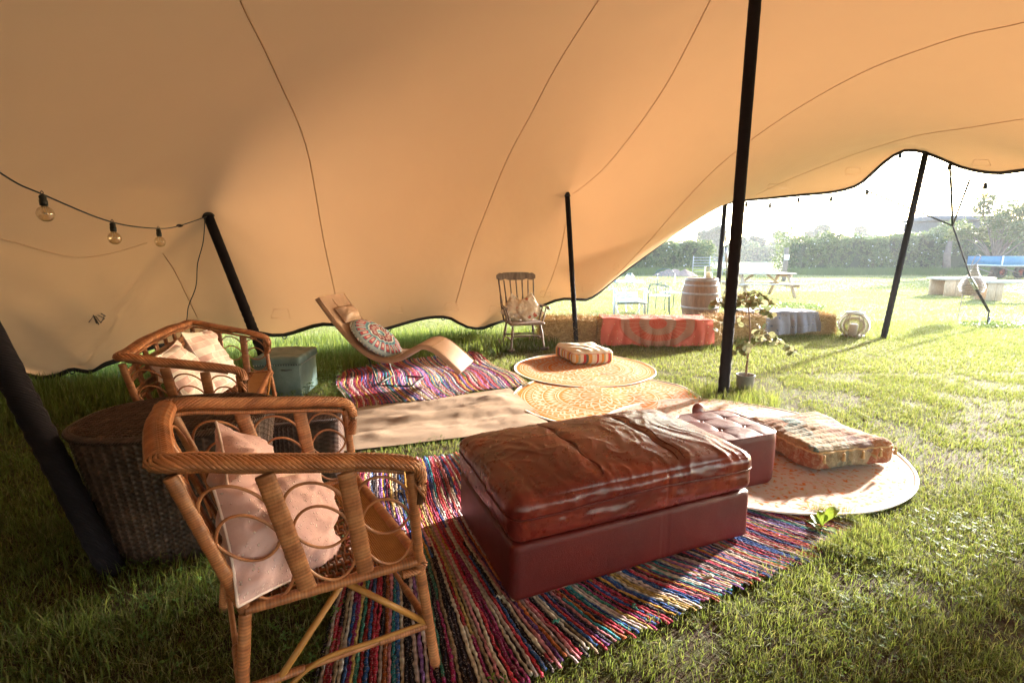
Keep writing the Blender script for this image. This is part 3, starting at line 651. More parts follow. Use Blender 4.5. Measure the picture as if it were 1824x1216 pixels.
A0 = np.array([0.007, 1.72]); rz = math.atan2(.47, 1.143); OL, OW = 1.24, .73
oc = A0+.5*OL*np.array([math.cos(rz), math.sin(rz)])+.5*OW*np.array([-math.sin(rz), math.cos(rz)])
ot = thing('leather_ottoman', 'long brown leather ottoman with a creased cushion top on the foreground rag rug', 'ottoman', (oc[0], oc[1], 0), rz)
BZ = .030
def base_disp(X, P):
    d = .004*fbm(X[:, 0]*4, X[:, 1]*4+X[:, 2]*3, 1, 3)+.003*(1-np.abs(P[:, 2])**2)
    for sx in (.105, .125): d -= .004*np.exp(-((X[:, 0]-sx)/.006)**2)*(np.abs(P[:, 2]) < .99)
    return d
V, F, P = rblock((OL/2+.006, OW/2+.006, .122), (.03, .03, .012), (110, 60, 18), base_disp); V[:, 2] += BZ+.122
b = MB(); b.add(V, F); b.build('upholstered_base', M['leather_side'], ot)
seams_x = [-.20, .20, .235]
def cush_disp(X, P):
    x, y = X[:, 0], X[:, 1]; top = np.clip(P[:, 2], 0, 1)**.5*(P[:, 2] > 0); side = 1-np.clip(np.abs(P[:, 2]), 0, 1)**4
    crown = np.clip(1-np.abs(P[:, 0])**3, 0, 1)*np.clip(1-np.abs(P[:, 1])**2.6, 0, 1)
    d = top*crown*.058
    for sx in seams_x[:2]: d -= top*.012*np.exp(-np.abs(x-sx)/.022)*crown
    wx = x+.10*fbm(x*2.5, y*2.5, 4, 3); wy = y+.12*fbm(x*3, y*2, 8, 3)
    rid = 1-np.abs(fbm(wx*7, wy*3.4, 6, 3)); rid2 = 1-np.abs(vnoise(wx*17, wy*7, 3)); rid3 = 1-np.abs(vnoise(wx*9-wy*5, wy*8+wx*4, 13))
    d += top*(.0045*rid**3+.0022*rid2**4+.0028*rid3**5-.003)
    d += side*(.004*(1-np.abs(fbm(x*6+y*6, P[:, 2]*1.2, 21, 3)))**2+.006*fbm(x*5+y*5, P[:, 2]*1.5, 5, 3))
    d -= .006*np.exp(-((x-.115)/.008)**2)*side*(P[:, 1] < -.9)
    return d
V, F, P = rblock((OL/2+.014, OW/2+.014, .10), (.06, .06, .05), (190, 120, 26), cush_disp); V[:, 2] += BZ+.244+.094
b = MB(); b.add(V, F); cu = b.build('cushion_top', M['leather_top'], ot)
from mathutils.bvhtree import BVHTree
def bvh_of(V, F): return BVHTree.FromPolygons([tuple(v) for v in V], F)
bt = bvh_of(V, F)
def drop(bt, x, y, z=2.0, d=(0, 0, -1)):
    h = bt.ray_cast(Vector((x, y, z)), Vector(d)); return np.array(h[0]) if h[0] is not None else None
for sx in seams_x+[-.195]:
    P_ = [drop(bt, sx+.012*math.sin(k*.5), y) for k, y in enumerate(np.linspace(-.33, .33, 40))]; P_ = np.array([p for p in P_ if p is not None])
    b = MB(); b.tube(P_+[0, 0, .0005], .0028, 5, cap=True); b.build('seam', M['leather_side'], ot)
for zz_, ins in ((.40, .004),):
    pts = []
    for a_ in np.linspace(0, 2*PI, 240, endpoint=False):
        ca, sa = math.cos(a_), math.sin(a_); k = 1/max(abs(ca)/(OL/2), abs(sa)/(OW/2)); o_ = Vector((ca*k*1.6, sa*k*1.6, zz_+.012*math.sin(a_*3)))
        h = bt.ray_cast(o_, (Vector((ca*k*.2, sa*k*.2, zz_-.02))-o_).normalized())
        if h[0] is not None: pts.append(np.array(h[0]))
    pts = np.array(pts); pts = (np.roll(pts, 1, 0)+pts+np.roll(pts, -1, 0))/3*np.array([1.004, 1.006, 1])
    b = MB(); b.tube(pts, .0045, 6, closed=True); b.build('piping', M['leather_side'], ot)
for sx, sy, dx in ((-OL/2+.13, -OW/2+.035, .26), (OL/2-.13, -OW/2+.05, .22), (-OL/2+.13, OW/2-.05, .2), (OL/2-.13, OW/2-.05, .2)):
    b = MB(); b.box((sx, sy, .022), (dx, .04, .028), bev=.006); b.build('foot', M['card'], ot)

# square tufted pouf
pc = (1.325, 2.90); pt = thing('square_pouf', 'small square brown leather pouf with four buttons, behind the ottoman', 'pouf', (pc[0], pc[1], .035), R(20))
PH = .31; BT = [(-.09, -.07), (.09, -.07), (-.09, .09), (.09, .09)]
def pshape(X, P):
    X = X.copy(); r_ = .10; h_ = .235; xy = P[:, :2]*h_; q = np.clip(xy, -(h_-r_), h_-r_); d = xy-q; l = np.linalg.norm(d, axis=1); 
    e = np.maximum(np.abs(xy[:, 0]), np.abs(xy[:, 1])); k = np.where(l > r_, r_/np.maximum(l, 1e-6), 1); ins = q+d*k[:, None]
    X[:, :2] = ins*(1-.03*np.clip(np.abs(P[:, 2])-.93, 0, 1)/.07)[:, None]; X[:, 2] = P[:, 2]*PH/2; return X
def pdisp(X, P):
    top = (P[:, 2] > .98)*1.; m = top*(np.maximum(np.abs(P[:, 0]), np.abs(P[:, 1])) < .97); d = m*.010*(1-np.abs(P[:, 0])**4)*(1-np.abs(P[:, 1])**4)
    for bx, by in BT:
        r2 = np.hypot(X[:, 0]-bx, X[:, 1]-by); d -= m*.015*np.exp(-r2/.03)
    for bx in (-.09, .09): d -= m*.003*np.exp(-np.abs(X[:, 0]-bx)/.009)
    for by in (-.07, .09): d -= m*.003*np.exp(-np.abs(X[:, 1]-by)/.009)
    d += .003*fbm(X[:, 0]*9, X[:, 1]*9+X[:, 2]*4, 3, 3); return d
V, F, P = rblock((.235, .235, PH/2), (.004, .004, .004), (64, 64, 16), None); V = pshape(V, P); top = P[:, 2] > .98
dd_ = pdisp(V, P); V[:, 2] += np.where(top, dd_, 0); sd_ = ~top; V[sd_, :2] *= (1+.01*(1-P[sd_, 2]**2))[:, None]; V[:, 2] += PH/2
b = MB(); b.add(V, F); b.build('upholstery', M['leather_side'], pt, sharp=50)
for bx, by in BT:
    b = MB(); b.lathe([(.001, -.002), (.011, -.001), (.012, .002), (.008, .006), (.001, .0075)][::1], 14, (bx, by, PH-.006)); b.build('button', M['leather_top'], pt)
a_ = np.linspace(0, 2*PI, 80, endpoint=False); sq = lambda a, h_, r_: None
per = []
for k in range(4):
    for t_ in np.linspace(0, PI/2, 9): c_ = np.array([[.132, .132], [-.132, .132], [-.132, -.132], [.132, -.132]][k]); per.append(c_+.10*np.array([math.cos(t_+k*PI/2), math.sin(t_+k*PI/2)]))
per = resample(np.array(per), 90, True); b = MB(); b.tube(np.c_[per, np.full(90, PH)], .0045, 6, closed=True); b.build('piping', M['leather_top'], pt)
b = MB(); b.lathe([(.001, -.004), (.05, -.004), (.055, 0), (.05, .004), (.001, .004)], 22, (.03, .26, PH-.0), M=np.array([[1, 0, 0], [0, .35, -.94], [0, .94, .35]])); b.build('pull_tab', M['leather_top'], pt)
for (x0, y0, x1, y1) in ((-.09, -.21, -.09, .21), (.09, -.21, .09, .21), (-.21, -.07, .21, -.07), (-.21, .09, .21, .09)):
    bt2 = bvh_of(V, F); Ps = [drop(bt2, x0+(x1-x0)*k/30, y0+(y1-y0)*k/30) for k in range(31)]; b = MB(); b.tube(np.array(Ps), .0016, 4); b.build('stitching', M['leather_top'], pt)

# ================================================================ FLOOR CUSHIONS
_n = NT('patchwork_cloth'); o = _n.obj(); cid = _n.vor(7, _n.scale((1.2, .8, 1)), out='Color'); h_ = _n.xyz(cid)[0]; n1 = _n.noise(26, 6, .8, dist=1.2); n2 = _n.vor(45)
pal = _n.ramp(h_, [(0, (.22, .14, .07)), (.2, (.24, .05, .03)), (.36, (.24, .18, .11)), (.5, (.05, .11, .11)), (.64, (.26, .17, .08)), (.78, (.07, .03, .09)), (.9, (.28, .10, .04))])
inner = _n.math('MULTIPLY', _n.step(n1, .50, .56), .6); c = _n.mix(inner, pal, (.34, .26, .17)); c = _n.mix(_n.math('MULTIPLY', _n.step(_n.noise(60, 3, .7), .6, .66), .7), c, (.22, .08, .06))
_n.set(c, .9, .15).bump(_n.math('ADD', n1, n2), .004); M['patchwork'] = _n.m
fc = thing('patchwork_floor_cushion', 'large square patchwork floor cushion with tassels on the nearest round mat', 'floor cushion', (2.10, 3.20, .045), R(14))
def fdisp(X, P):
    e = np.maximum(np.abs(P[:, 0]), np.abs(P[:, 1])); top = (P[:, 2] > .9)
    rows = np.where(top, .005*np.abs(np.sin(X[:, 1]*55)), 0)
    ruch = np.where(np.abs(P[:, 2]) < .9, .006*np.sin((X[:, 0]+X[:, 1])*75+2*vnoise(X[:, 0]*9, X[:, 1]*9, 2)), 0)
    return .018*fbm(X[:, 0]*3.4, X[:, 1]*3.4, 5, 3)+rows+ruch+.03*(1-e**2)*top
V, F, P = rblock((.32, .32, .082), (.05, .05, .045), (90, 90, 14), fdisp); V[:, 2] += .078; b = MB(); b.add(V, F); b.build('cover', M['patchwork'], fc)
M['cord'] = simple('tan_cord', (.42, .27, .13), .9, .3, 60)
bt = bvh_of(V, F); per = []
for a_ in np.linspace(0, 2*PI, 120, endpoint=False):
    ca, sa = math.cos(a_), math.sin(a_); k = 1/max(abs(ca), abs(sa)); o_ = Vector((ca*k*.6, sa*k*.6, .128)); h = bt.ray_cast(o_, Vector((-ca, -sa, 0)).normalized()); per.append(np.array(h[0]))
per = np.array(per); b = MB(); b.tube(per, .006, 6, closed=True); b.build('piping', M['cord'], fc)
for (dx, y_) in [(x_, -.335) for x_ in (-.27, -.12, .03, .17, .29)]:
    b = MB(); b.lathe([(.004, .02), (.009, .012), (.007, .004), (.013, -.03), (.002, -.034)], 10, (dx, y_, .112)); b.build('tassel', M['cord'], fc)
_n = NT('striped_wool'); x, y, z = _n.xyz(); s_ = _n.math('FRACT', _n.math('MULTIPLY', _n.math('ADD', x, y), 3.2))
st = _n.ramp(s_, [(0, (.55, .45, .33)), (.12, (.40, .05, .04)), (.2, (.60, .50, .38)), (.32, (.60, .25, .05)), (.42, (.30, .30, .18)), (.5, (.62, .52, .40)), (.62, (.45, .06, .05)), (.7, (.12, .12, .10)), (.78, (.58, .30, .08)), (.9, (.60, .5, .4))])
st.node.color_ramp.interpolation = 'CONSTANT'; n1 = _n.noise(50, 4); top = _n.step(z, .135, .142)
_n.set(_n.mix(top, st, _n.mix(n1, (.52, .46, .37), (.68, .62, .52))), .92, .1).bump(n1, .003); M['stripes'] = _n.m
sc_ = thing('striped_floor_cushion', 'cream-topped square floor cushion with striped red and orange sides on the farthest round mat', 'floor cushion', (.93, 6.20, .035), R(14))
V, F, P = rblock((.27, .31, .075), (.05, .05, .05), (60, 60, 12), lambda X, P: .014*fbm(X[:, 0]*4, X[:, 1]*4, 9, 3)+.035*(1-np.maximum(np.abs(P[:, 0]), np.abs(P[:, 1]))**2)*(P[:, 2] > .9)+.004*np.sin(X[:, 0]*60+X[:, 1]*30)*(P[:, 2] > .5)); V[:, 2] += .078
b = MB(); b.add(V, F); b.build('cover', M['stripes'], sc_)
per = [];
for a_ in np.linspace(0, 2*PI, 100, endpoint=False):
    ca, sa = math.cos(a_), math.sin(a_); h = bvh_of(V, F).ray_cast(Vector((ca*.9, sa*.9, .133)), Vector((-ca, -sa, 0))) if a_ == 0 else bt3.ray_cast(Vector((ca*.9, sa*.9, .133)), Vector((-ca, -sa, 0)))
    if a_ == 0: bt3 = bvh_of(V, F)
    per.append(np.array(h[0]))
b = MB(); b.tube(np.array(per), .006, 6, closed=True); b.build('piping', simple('pink_cord', (.50, .28, .22), .9), sc_)

# ================================================================ WICKER
def wick(name, cols, rough, spec):
    N = NT(name); n1 = N.noise(16, 4, .6); n2 = N.noise(140, 3, .6, N.scale((1, 1, .35))); c = N.ramp(n1, [(.25, cols[0]), (.5, cols[1]), (.78, cols[2])])
    N.set(N.mix(1., N.mix(N.math('MULTIPLY', n2, .35), c, tuple(k*.45 for k in cols[0])), N.attr(), 'MULTIPLY'), rough, spec).bump(n2, .001); N.m['needcol'] = 1; return N.m
M['cane'] = wick('honey_cane', [(.19, .060, .022), (.36, .130, .050), (.55, .25, .11)], .42, .5)
M['cane_shade'] = wick('shade_dark_rail_core', [(.05, .018, .008), (.08, .03, .012), (.12, .045, .018)], .7, .2)  # core darkened, painting shade into the grooves under the braid
M['cane_red'] = wick('reddish_cane_weave', [(.20, .055, .018), (.33, .105, .035), (.46, .18, .06)], .42, .5)
M['cane_wood'] = wick('cane_front_wrap', [(.28, .11, .022), (.38, .17, .04), (.46, .23, .06)], .45, .4)
M['dark_wicker'] = wick('dark_brown_wicker', [(.024, .011, .008), (.062, .032, .024), (.15, .082, .058)], .4, .45)
def wrapped(b, P, w, t, pitch=.007, amp=.05, n=10, up=(0, 0, 1), sq=3.2):
    L = np.linalg.norm(np.diff(P, axis=0), axis=1).sum(); m = max(6, int(L/pitch*2)); P = resample(P, m); T, A, B = frames(P, up)
    a = np.arange(n)*2*PI/n; ca, sa = np.cos(a), np.sin(a); k = (np.abs(ca)**sq+np.abs(sa)**sq)**(-1/sq)
    s = 1+amp*(np.arange(m) % 2)+.04*vnoise(np.arange(m)*.4, np.zeros(m), w*100)
    cv = np.where(np.arange(m) % 2, 1.08, .70)*(1+.28*vnoise(np.arange(m)*.9, np.zeros(m), w*77)); cv = np.repeat(cv, n)[:, None]*np.ones(3)  # groove shade painted in: valley rings darker, crests lighter
    V = P[:, None]+s[:, None, None]*((w/2*k*ca)[None, :, None]*A[:, None]+(t/2*k*sa)[None, :, None]*B[:, None])
    F = [(i*n+j, i*n+(j+1) % n, (i+1)*n+(j+1) % n, (i+1)*n+j) for i in range(m-1) for j in range(n)]+[tuple(range(n-1, -1, -1)), tuple(range((m-1)*n, m*n))]
    b.add(V.reshape(-1, 3), F, cv)
def braid(b, P, r, step=.011, sr=.0046, w=1.15, up=(0, 0, 1), span=.10, core=None):
    L = np.linalg.norm(np.diff(P, axis=0), axis=1).sum(); m = max(30, int(L/.006)); P = resample(P, m); T, A, B = frames(P, up); (core or b).tube(P, r*.80, 10, up=up, flat=.75)
    n = int(L/step); ds = L/m
    for k in range(n):
        i0 = k*step/ds
        for sg in (-1, 1):
            j = np.linspace(0, 1, 7); ii = np.clip(i0+sg*.4+j*span/ds, 0, m-1.01); i_ = ii.astype(int); f_ = (ii-i_)[:, None]; i2 = np.minimum(i_+1, m-1)
            C = P[i_]*(1-f_)+P[i2]*f_; AA = A[i_]; BB = B[i_]; an = sg*(PI*.86-PI*1.02*j); rr = r*(1.0+.06*np.sin(j*PI))
            Q = C+(rr*w*np.sin(an))[:, None]*AA+(rr*.8*np.cos(an))[:, None]*BB
            N_ = (w*np.sin(an))[:, None]*AA+(.8*np.cos(an))[:, None]*BB
            b.tube(Q, sr*np.array([.5, .9, 1, 1, 1, .9, .4]), 5, up=N_, flat=.7, cap=False, col=np.outer(np.array([.45, .8, 1.1, 1.2, 1.1, .8, .45])*random.uniform(.75, 1.15), np.ones(3)))  # strand ends darkened where they tuck under, shade put into the colour
def weave_patch(b, p00, p10, p11, p01, nu, nv, r, amp, seg=None, warp=True):
    """weavers run along u, stakes along v"""
    p00, p10, p11, p01 = [np.asarray(q, float) for q in (p00, p10, p11, p01)]; nrm = unit(np.cross(p10-p00, p01-p00)); seg = seg or nv*4
    for k in range(nu):
        v = (k+.5)/nu; u = np.linspace(0, 1, seg+1)[:, None]; a = p00*(1-v)+p01*v; c = p10*(1-v)+p11*v; P = a*(1-u)+c*u
        P = P+nrm*(amp*np.sin(u*nv*PI+(k % 2)*PI)); b.tube(P, r, 4, up=nrm, flat=.75, cap=False, col=np.outer((.75+.45*np.sin(u[:, 0]*nv*PI+(k % 2)*PI))*random.uniform(.8, 1.15), np.ones(3)))  # colour follows weave height: shade painted where weavers dip under
    if warp:
        for k in range(nv):
            u = (k+.5)/nv; a = p00*(1-u)+p10*u; c = p01*(1-u)+p11*u; b.tube(np.array([a, c]), r*1.3, 5, up=nrm, cap=False)
def oval(b, p, q, z0, z1, r=.0045, bow=.0):
    """cane loop filling the bay between posts p and q (bottom, top pairs) from z0 to z1 of their height"""
    a = np.linspace(0, 2*PI, 41)[:-1]; P = []; jz = random.uniform(-.02, .02)
    for t in a:
        s = .5-.5*math.cos(t)*1.0; hgt = z0+(z1-z0)*(.5-.5*math.cos(t)); x = .5+.5*math.sin(t)
        x = .04+.92*x; hgt = hgt+jz; A_ = p[0]+(p[1]-p[0])*hgt; B_ = q[0]+(q[1]-q[0])*hgt; P.append(A_*(1-x)+B_*x)
    P = np.array(P); b.tube(P, r, 6, up=unit(np.cross(q[0]-p[0], p[1]-p[0])), closed=True)
def wicker_seat(name, label, cat, loc, rz, D, W, Wf, hb, ha, hs, Ds, nback, nside=3, wide=.050, fine=True, wsb=None):
    t = thing(name, label, cat, loc, rz); f_ = D/2; wsb = wsb or W*.5+.01
    c = dict(fn=np.array([f_, -Wf/2, ha]), ff=np.array([f_, Wf/2, ha]), bn=np.array([-f_, -W/2, hb]), bf=np.array([-f_, W/2, hb]))
    sf = f_; sb = f_-Ds; S_ = dict(fn=np.array([sf, -Wf/2+.01, hs]), ff=np.array([sf, Wf/2-.01, hs]), bn=np.array([sb, -wsb, hs]), bf=np.array([sb, wsb, hs]))
    rail = [c['fn']+[.0, .0, -.14], c['fn']+[.006, 0, -.07], c['fn']+[-.002, 0, -.025], c['fn']+[-.035, 0, .0]]
    def lerp(a, b_, k): return a*(1-k)+b_*k
    rail += [lerp(c['fn'], c['bn'], k) for k in (.22, .4, .6, .78)]+[lerp(c['fn'], c['bn'], .90)+[0, .003, .004], lerp(c['bn'], c['bf'], .02)+[-.012, .0, 0], lerp(c['bn'], c['bf'], .12)+[-.02, 0, .0]]
    mid = len(rail); rail += [lerp(c['bn'], c['bf'], k)+[-.03, 0, .012] for k in ((.5,) if nback < 4 else (.3, .5, .7))]
    rail += [q*np.array([1, -1, 1]) for q in rail[:mid][::-1]]
    P = resample(spline(np.array(rail), 220), 260)
    b = MB(); cb = MB(); braid(b, P, .026 if fine else .026, .0145 if fine else .019, .0056 if fine else .0066, core=cb); b.build('braided_rail', M['cane'], t); cb.build('rail_core', M['cane_shade'], t)
    b = MB(); Pi = P*np.array([.955, .955, 1])-np.array([0, 0, .030]); wrapped(b, Pi[18:-18], .018, .016); b.build('inner_rail', M['cane'], t)
    under = np.array([0, 0, -.035])
    posts = {}
    for side in (-1, 1):
        m_ = np.array([1, side*-1., 1]); k_ = 'n' if side < 0 else 'f'
        fb, ft = S_['f'+k_], c['f'+k_]+np.array([-.02, 0, -.03]); rb, rt = S_['b'+k_], c['b'+k_]+under
        b = MB(); wrapped(b, np.array([fb, ft]), .036, .030, up=(1, 0, 0)); b.build('front_post', M['cane'], t)
        b = MB(); wrapped(b, np.array([rb, rt]), .033, .026, up=(0, 1, 0)); b.build('rear_post', M['cane'], t)
        seq = [(rb, rt)]
        for q in range(1, nside):
            k = 1-q/nside; pb = lerp(fb, rb, k); ptp = lerp(c['f'+k_], c['b'+k_], k)+under; b = MB()
            wrapped(b, np.array([pb, lerp(pb, ptp, .5), ptp]), .020, wide, .011, .045, 12, up=(1, 0, 0) if 0 else unit(fb-rb)); b.build('side_slat', M['cane'], t); seq.append((pb, ptp))
        seq.append((fb, ft))
        for q in range(len(seq)-1):
            for z0, z1 in ((.36, .94), (.03, .71)): 
                b = MB(); oval(b, seq[q], seq[q+1], z0, z1, .0048); b.build('cane_loop', M['cane'], t)
        posts[k_] = seq
    seq = [posts['n'][0]]
    for q in range(1, nback):
        k = q/nback; pb = lerp(S_['bn'], S_['bf'], k); tp = lerp(c['bn'], c['bf'], k)+[-.02, 0, -.03]; b = MB()
        wrapped(b, np.array([pb, tp]), .018, wide*(1.0 if fine else 1.15), .008, .06, 12, up=(0, 1, 0)); b.build('back_slat', M['cane'], t); seq.append((pb, tp))
    seq.append(posts['f'][0])
    for q in range(len(seq)-1):
        if fine:
            for z0, z1 in ((.36, .94), (.03, .71)):
                b = MB(); oval(b, seq[q], seq[q+1], z0, z1, .0048); b.build('cane_loop', M['cane'], t)
        else:
            for hh in (.80, .5):
                A_ = seq[q][0]+(seq[q][1]-seq[q][0])*hh; B_ = seq[q+1][0]+(seq[q+1][1]-seq[q+1][0])*hh; b = MB(); h2 = .085
                up_ = unit(seq[q][1]-seq[q][0]); 
                for w_ in range(4): wrapped(b, np.array([A_+up_*(w_-1.5)*.022+np.array([.006*(w_ % 2), 0, 0]), B_+up_*(w_-1.5)*.022+np.array([.006*(w_ % 2), 0, 0])]), .006, .021, .03, .0, 8, up=up_)
                b.build('woven_panel', M['cane'], t)
    # seat
    k = .76; mn, mf = lerp(S_['bn'], S_['fn'], k), lerp(S_['bf'], S_['ff'], k); ins = lambda q: q*np.array([1, .93, 1])
    b = MB(); nv = int(np.linalg.norm(S_['bn']-S_['bf'])/.042); weave_patch(b, ins(S_['bn']), ins(S_['bf']), ins(mf), ins(mn), 30 if fine else 26, nv, .0044, .010, nv*4)
    b.build('woven_seat', M['cane_red'], t)
    b = MB(); n_ = int(np.linalg.norm(mn-S_['fn'])/.0065)
    for q in range(n_):
        kk = (q+.5)/n_; b.tube(np.array([ins(lerp(mn, S_['fn'], kk)), ins(lerp(mf, S_['ff'], kk))])+[0, 0, .002], .0036, 5, cap=False)
    b.build('front_seat_strip', M['cane_wood'], t)
    for a_, c_ in (('bn', 'fn'), ('bf', 'ff'), ('fn', 'ff'), ('bn', 'bf')):
        b = MB(); wrapped(b, np.array([S_[a_], S_[c_]]), .034, .026, .009, .05); b.build('seat_rim', M['cane'], t)
    if not fine:   # woven apron below the front edge and the rounded corner scrolls
        b = MB(); dn = np.array([-.05, 0, -.20]); weave_patch(b, ins(S_['fn']), ins(S_['ff']), ins(S_['ff'])+dn, ins(S_['fn'])+dn, 20, 26, .0046, .008, 78); b.build('woven_apron', M['cane_red'], t)
    for a_ in ('fn', 'ff'):
        p_ = S_[a_]; b = MB(); braid(b, np.array([p_+[.012, 0, .01], p_+[.016, 0, -.02], p_+[.0, 0, -.035], p_+[-.06, 0, -.03]]), .014, .010, .004, span=.035); b.build('corner_braid', M['cane'], t)
    # legs, stretchers and braces
    feet = {}
    for a_ in ('fn', 'ff', 'bn', 'bf'):
        p_ = S_[a_]; o_ = np.array([.035 if a_[0] == 'f' else -.05, (-.03 if a_[1] == 'n' else .03), 0]); ft = p_*np.array([1, 1, 0])+o_; feet[a_] = ft
        b = MB(); wrapped(b, np.array([p_-[0, 0, .01], ft]), .034, .034, .010, .05, 10, up=(0, 1, 0), sq=2); b.build('leg', M['cane'], t)
    at = lambda a_, z: S_[a_]+(feet[a_]-S_[a_])*(1-z/hs)
    for a_, c_ in (('bn', 'fn'), ('bf', 'ff'), ('bn', 'bf'), ('fn', 'ff')):
        A_, B_ = at(a_, .17), at(c_, .17); b = MB(); wrapped(b, np.array([A_, lerp(A_, B_, .3)]), .026, .024, .008, .05, 8, sq=2); wrapped(b, np.array([lerp(A_, B_, .7), B_]), .026, .024, .008, .05, 8, sq=2); b.tube(np.array([A_, B_]), .009, 8); b.build('stretcher', M['cane'], t)
    b = MB()
    for k_ in ('n', 'f'):
        m_ = lerp(S_['b'+k_], S_['f'+k_], .55)-[0, 0, .01]; b.tube(np.array([m_, at('f'+k_, .17)]), .0105, 8); b.tube(np.array([m_-[.02, 0, 0], at('b'+k_, .03)]), .0105, 8)
        B_ = at('b'+k_, .02); F_ = at('f'+k_, .18); b.tube(spline(np.array([B_, lerp(B_, F_, .35)+[0, 0, .10], lerp(B_, F_, .7)+[0, 0, .05], F_]), 20), .0075, 7)
    A_, B_ = at('fn', .04), at('ff', .17); b.tube(spline(np.array([S_['fn']-[0, 0, .03], lerp(S_['fn'], S_['ff'], .3)-[0, 0, .16], lerp(S_['fn'], S_['ff'], .7)-[0, 0, .16], S_['ff']-[0, 0, .03]]), 20), .008, 7)
    b.build('brace', M['cane_wood'], t)
    return t
ch = wicker_seat('wicker_armchair', 'honey-coloured wicker armchair with braided rail in the left foreground', 'armchair', (-.77, 1.571, 0), .591, .63, .581, .746, .875, .757, .407, .50, 3, wsb=.30)
so = wicker_seat('wicker_sofa', 'two-seat honey-coloured wicker sofa standing behind the dark wicker table', 'sofa', (-2.068, 3.287, 0), .353, .544, 1.423, 1.25, .851, .72, .422, .50, 7, nside=3, fine=False, wsb=.62)

# chair and sofa cushions
def cushion(name, label, mat, w, h, t, loc, rot, seed, pmat=None, group=None, extra=None):
    th = thing(name, label, 'cushion', loc, rot=rot, group=group); b, p = pillow(w, h, t, 40, seed); b.build('cover', mat, th); p.build('edge_seam', pmat or mat, th)
    return th
def loc2w(o, rz_, p):
    c_, s_ = math.cos(rz_), math.sin(rz_); return (o[0]+p[0]*c_-p[1]*s_, o[1]+p[0]*s_+p[1]*c_, p[2])
def dirw(rz_, d): c_, s_ = math.cos(rz_), math.sin(rz_); return np.array([d[0]*c_-d[1]*s_, d[0]*s_+d[1]*c_, d[2]])
_n = NT('pink_dobby'); o = _n.obj(); n1 = _n.noise(5, 3); vv = _n.vor(1, _n.scale((110, 62, 20))); dots = _n.math('SUBTRACT', 1., _n.step(vv, .16, .24))
_n.set(_n.mix(_n.math('MULTIPLY', dots, .7), _n.mix(n1, (.54, .335, .34), (.62, .41, .41)), (.82, .70, .68)), .85, .2, ).bump(_n.math('ADD', _n.noise(9, 4, .6), dots), .006); M['pink'] = _n.m
M['pink_seam'] = simple('pale_pink_seam', (.68, .54, .52), .8)
cushion('pink_cushion', 'dotted pink cushion leaning upright behind the side slats of the front wicker armchair', M['pink'], .44, .42, .18, loc2w((-.77, 1.571), .591, (-.085, .07, .585)), basis(dirw(.591, (0, 1, .15)), dirw(.591, (1, .1, .6))), 1.3, M['pink_seam'])
cushion('pink_cushion', 'dotted pink cushion lying low against the near arm of the front wicker armchair', M['pink'], .40, .33, .19, loc2w((-.77, 1.571), .591, (-.05, -.16, .545)), basis(dirw(.591, (.8, .5, -.25)), dirw(.591, (.35, -.75, .5))), 4.1, M['pink_seam'])
_n = NT('pink_geometric'); o = _n.obj(); br = _n.new('ShaderNodeTexBrick'); _n.l.new(_n.scale((1, 1, 1)), br.inputs['Vector']); br.inputs['Scale'].default_value = 9; br.inputs['Mortar Size'].default_value = .018; br.inputs['Brick Width'].default_value = .9; br.inputs['Row Height'].default_value = .42
br.inputs['Color1'].default_value = (.70, .46, .44, 1); br.inputs['Color2'].default_value = (.82, .76, .72, 1); br.inputs['Mortar'].default_value = (.85, .80, .76, 1)
_n.set(br.outputs[0], .9, .15).bump(_n.noise(7, 4), .006); M['pinkgeo'] = _n.m
so_o = (-2.068, 3.287)
cushion('patterned_cushion', 'pink and white geometric cushion at the near end of the wicker sofa', M['pinkgeo'], .44, .44, .15, loc2w(so_o, .353, (-.07, -.36, .63)), basis(dirw(.353, (0, 1, .05)), dirw(.353, (1, -.25, .42))), 6.2, M['pinkgeo'])
cushion('patterned_cushion', 'pink and white geometric cushion at the middle of the wicker sofa back', M['pinkgeo'], .47, .47, .16, loc2w(so_o, .353, (-.03, .12, .64)), basis(dirw(.353, (.1, 1, -.12)), dirw(.353, (1, -.35, .50))), 8.2, M['pinkgeo'])
# ================================================================ DARK WICKER TABLE AND BASKET
def weave_body(b, fn, nu, nv, ribs, amp):
    """fn(theta, t) -> xyz and outward normal (xy); basket weave relief on the wall"""
    th = np.linspace(0, 2*PI, nu, endpoint=False); t = np.linspace(0, 1, nv); T, Th = np.meshgrid(t, th, indexing='ij')
    P, N_ = fn(Th, T); row = np.arange(nv)[:, None]; ph = Th*ribs
    rel = amp*(np.abs(np.sin(row*PI/2))*(.6+.4*np.sin(ph+((row//2) % 2)*PI))+.5*np.cos(ph*.5)**8)
    cv = (.55+.55*np.abs(np.sin(row*PI/2))*(.5+.5*np.sin(ph+((row//2) % 2)*PI)))*(1+.5*np.cos(ph*.5)**8); b.grid(P+N_*rel[..., None], closed_v=True, col=cv[..., None]*np.ones(3))  # relief shading painted in: raised weave and ribs lighter, dips darker
def sq_profile(th, a, c, p):
    ca, sa = np.cos(th), np.sin(th); k = (np.abs(ca/a)**p+np.abs(sa/c)**p)**(-1/p); return k*ca, k*sa
tb = thing('dark_wicker_table', 'oval dark brown wicker table with flared base beside the front wicker armchair', 'table', (-1.62, 2.27, 0), R(14))
TH = .64
def tfn(Th, T):
    sc = .80+.20*T**1.15; x, y = sq_profile(Th, .41, .32, 2.5); X = x*sc; Y_ = y*sc
    n_ = np.stack([np.cos(Th)*.9, np.sin(Th), 0*Th], -1); return np.stack([X, Y_, T*(TH-.03)], -1), n_
b = MB(); weave_body(b, tfn, 600, 90, 50, .008); b.build('woven_body', M['dark_wicker'], tb)
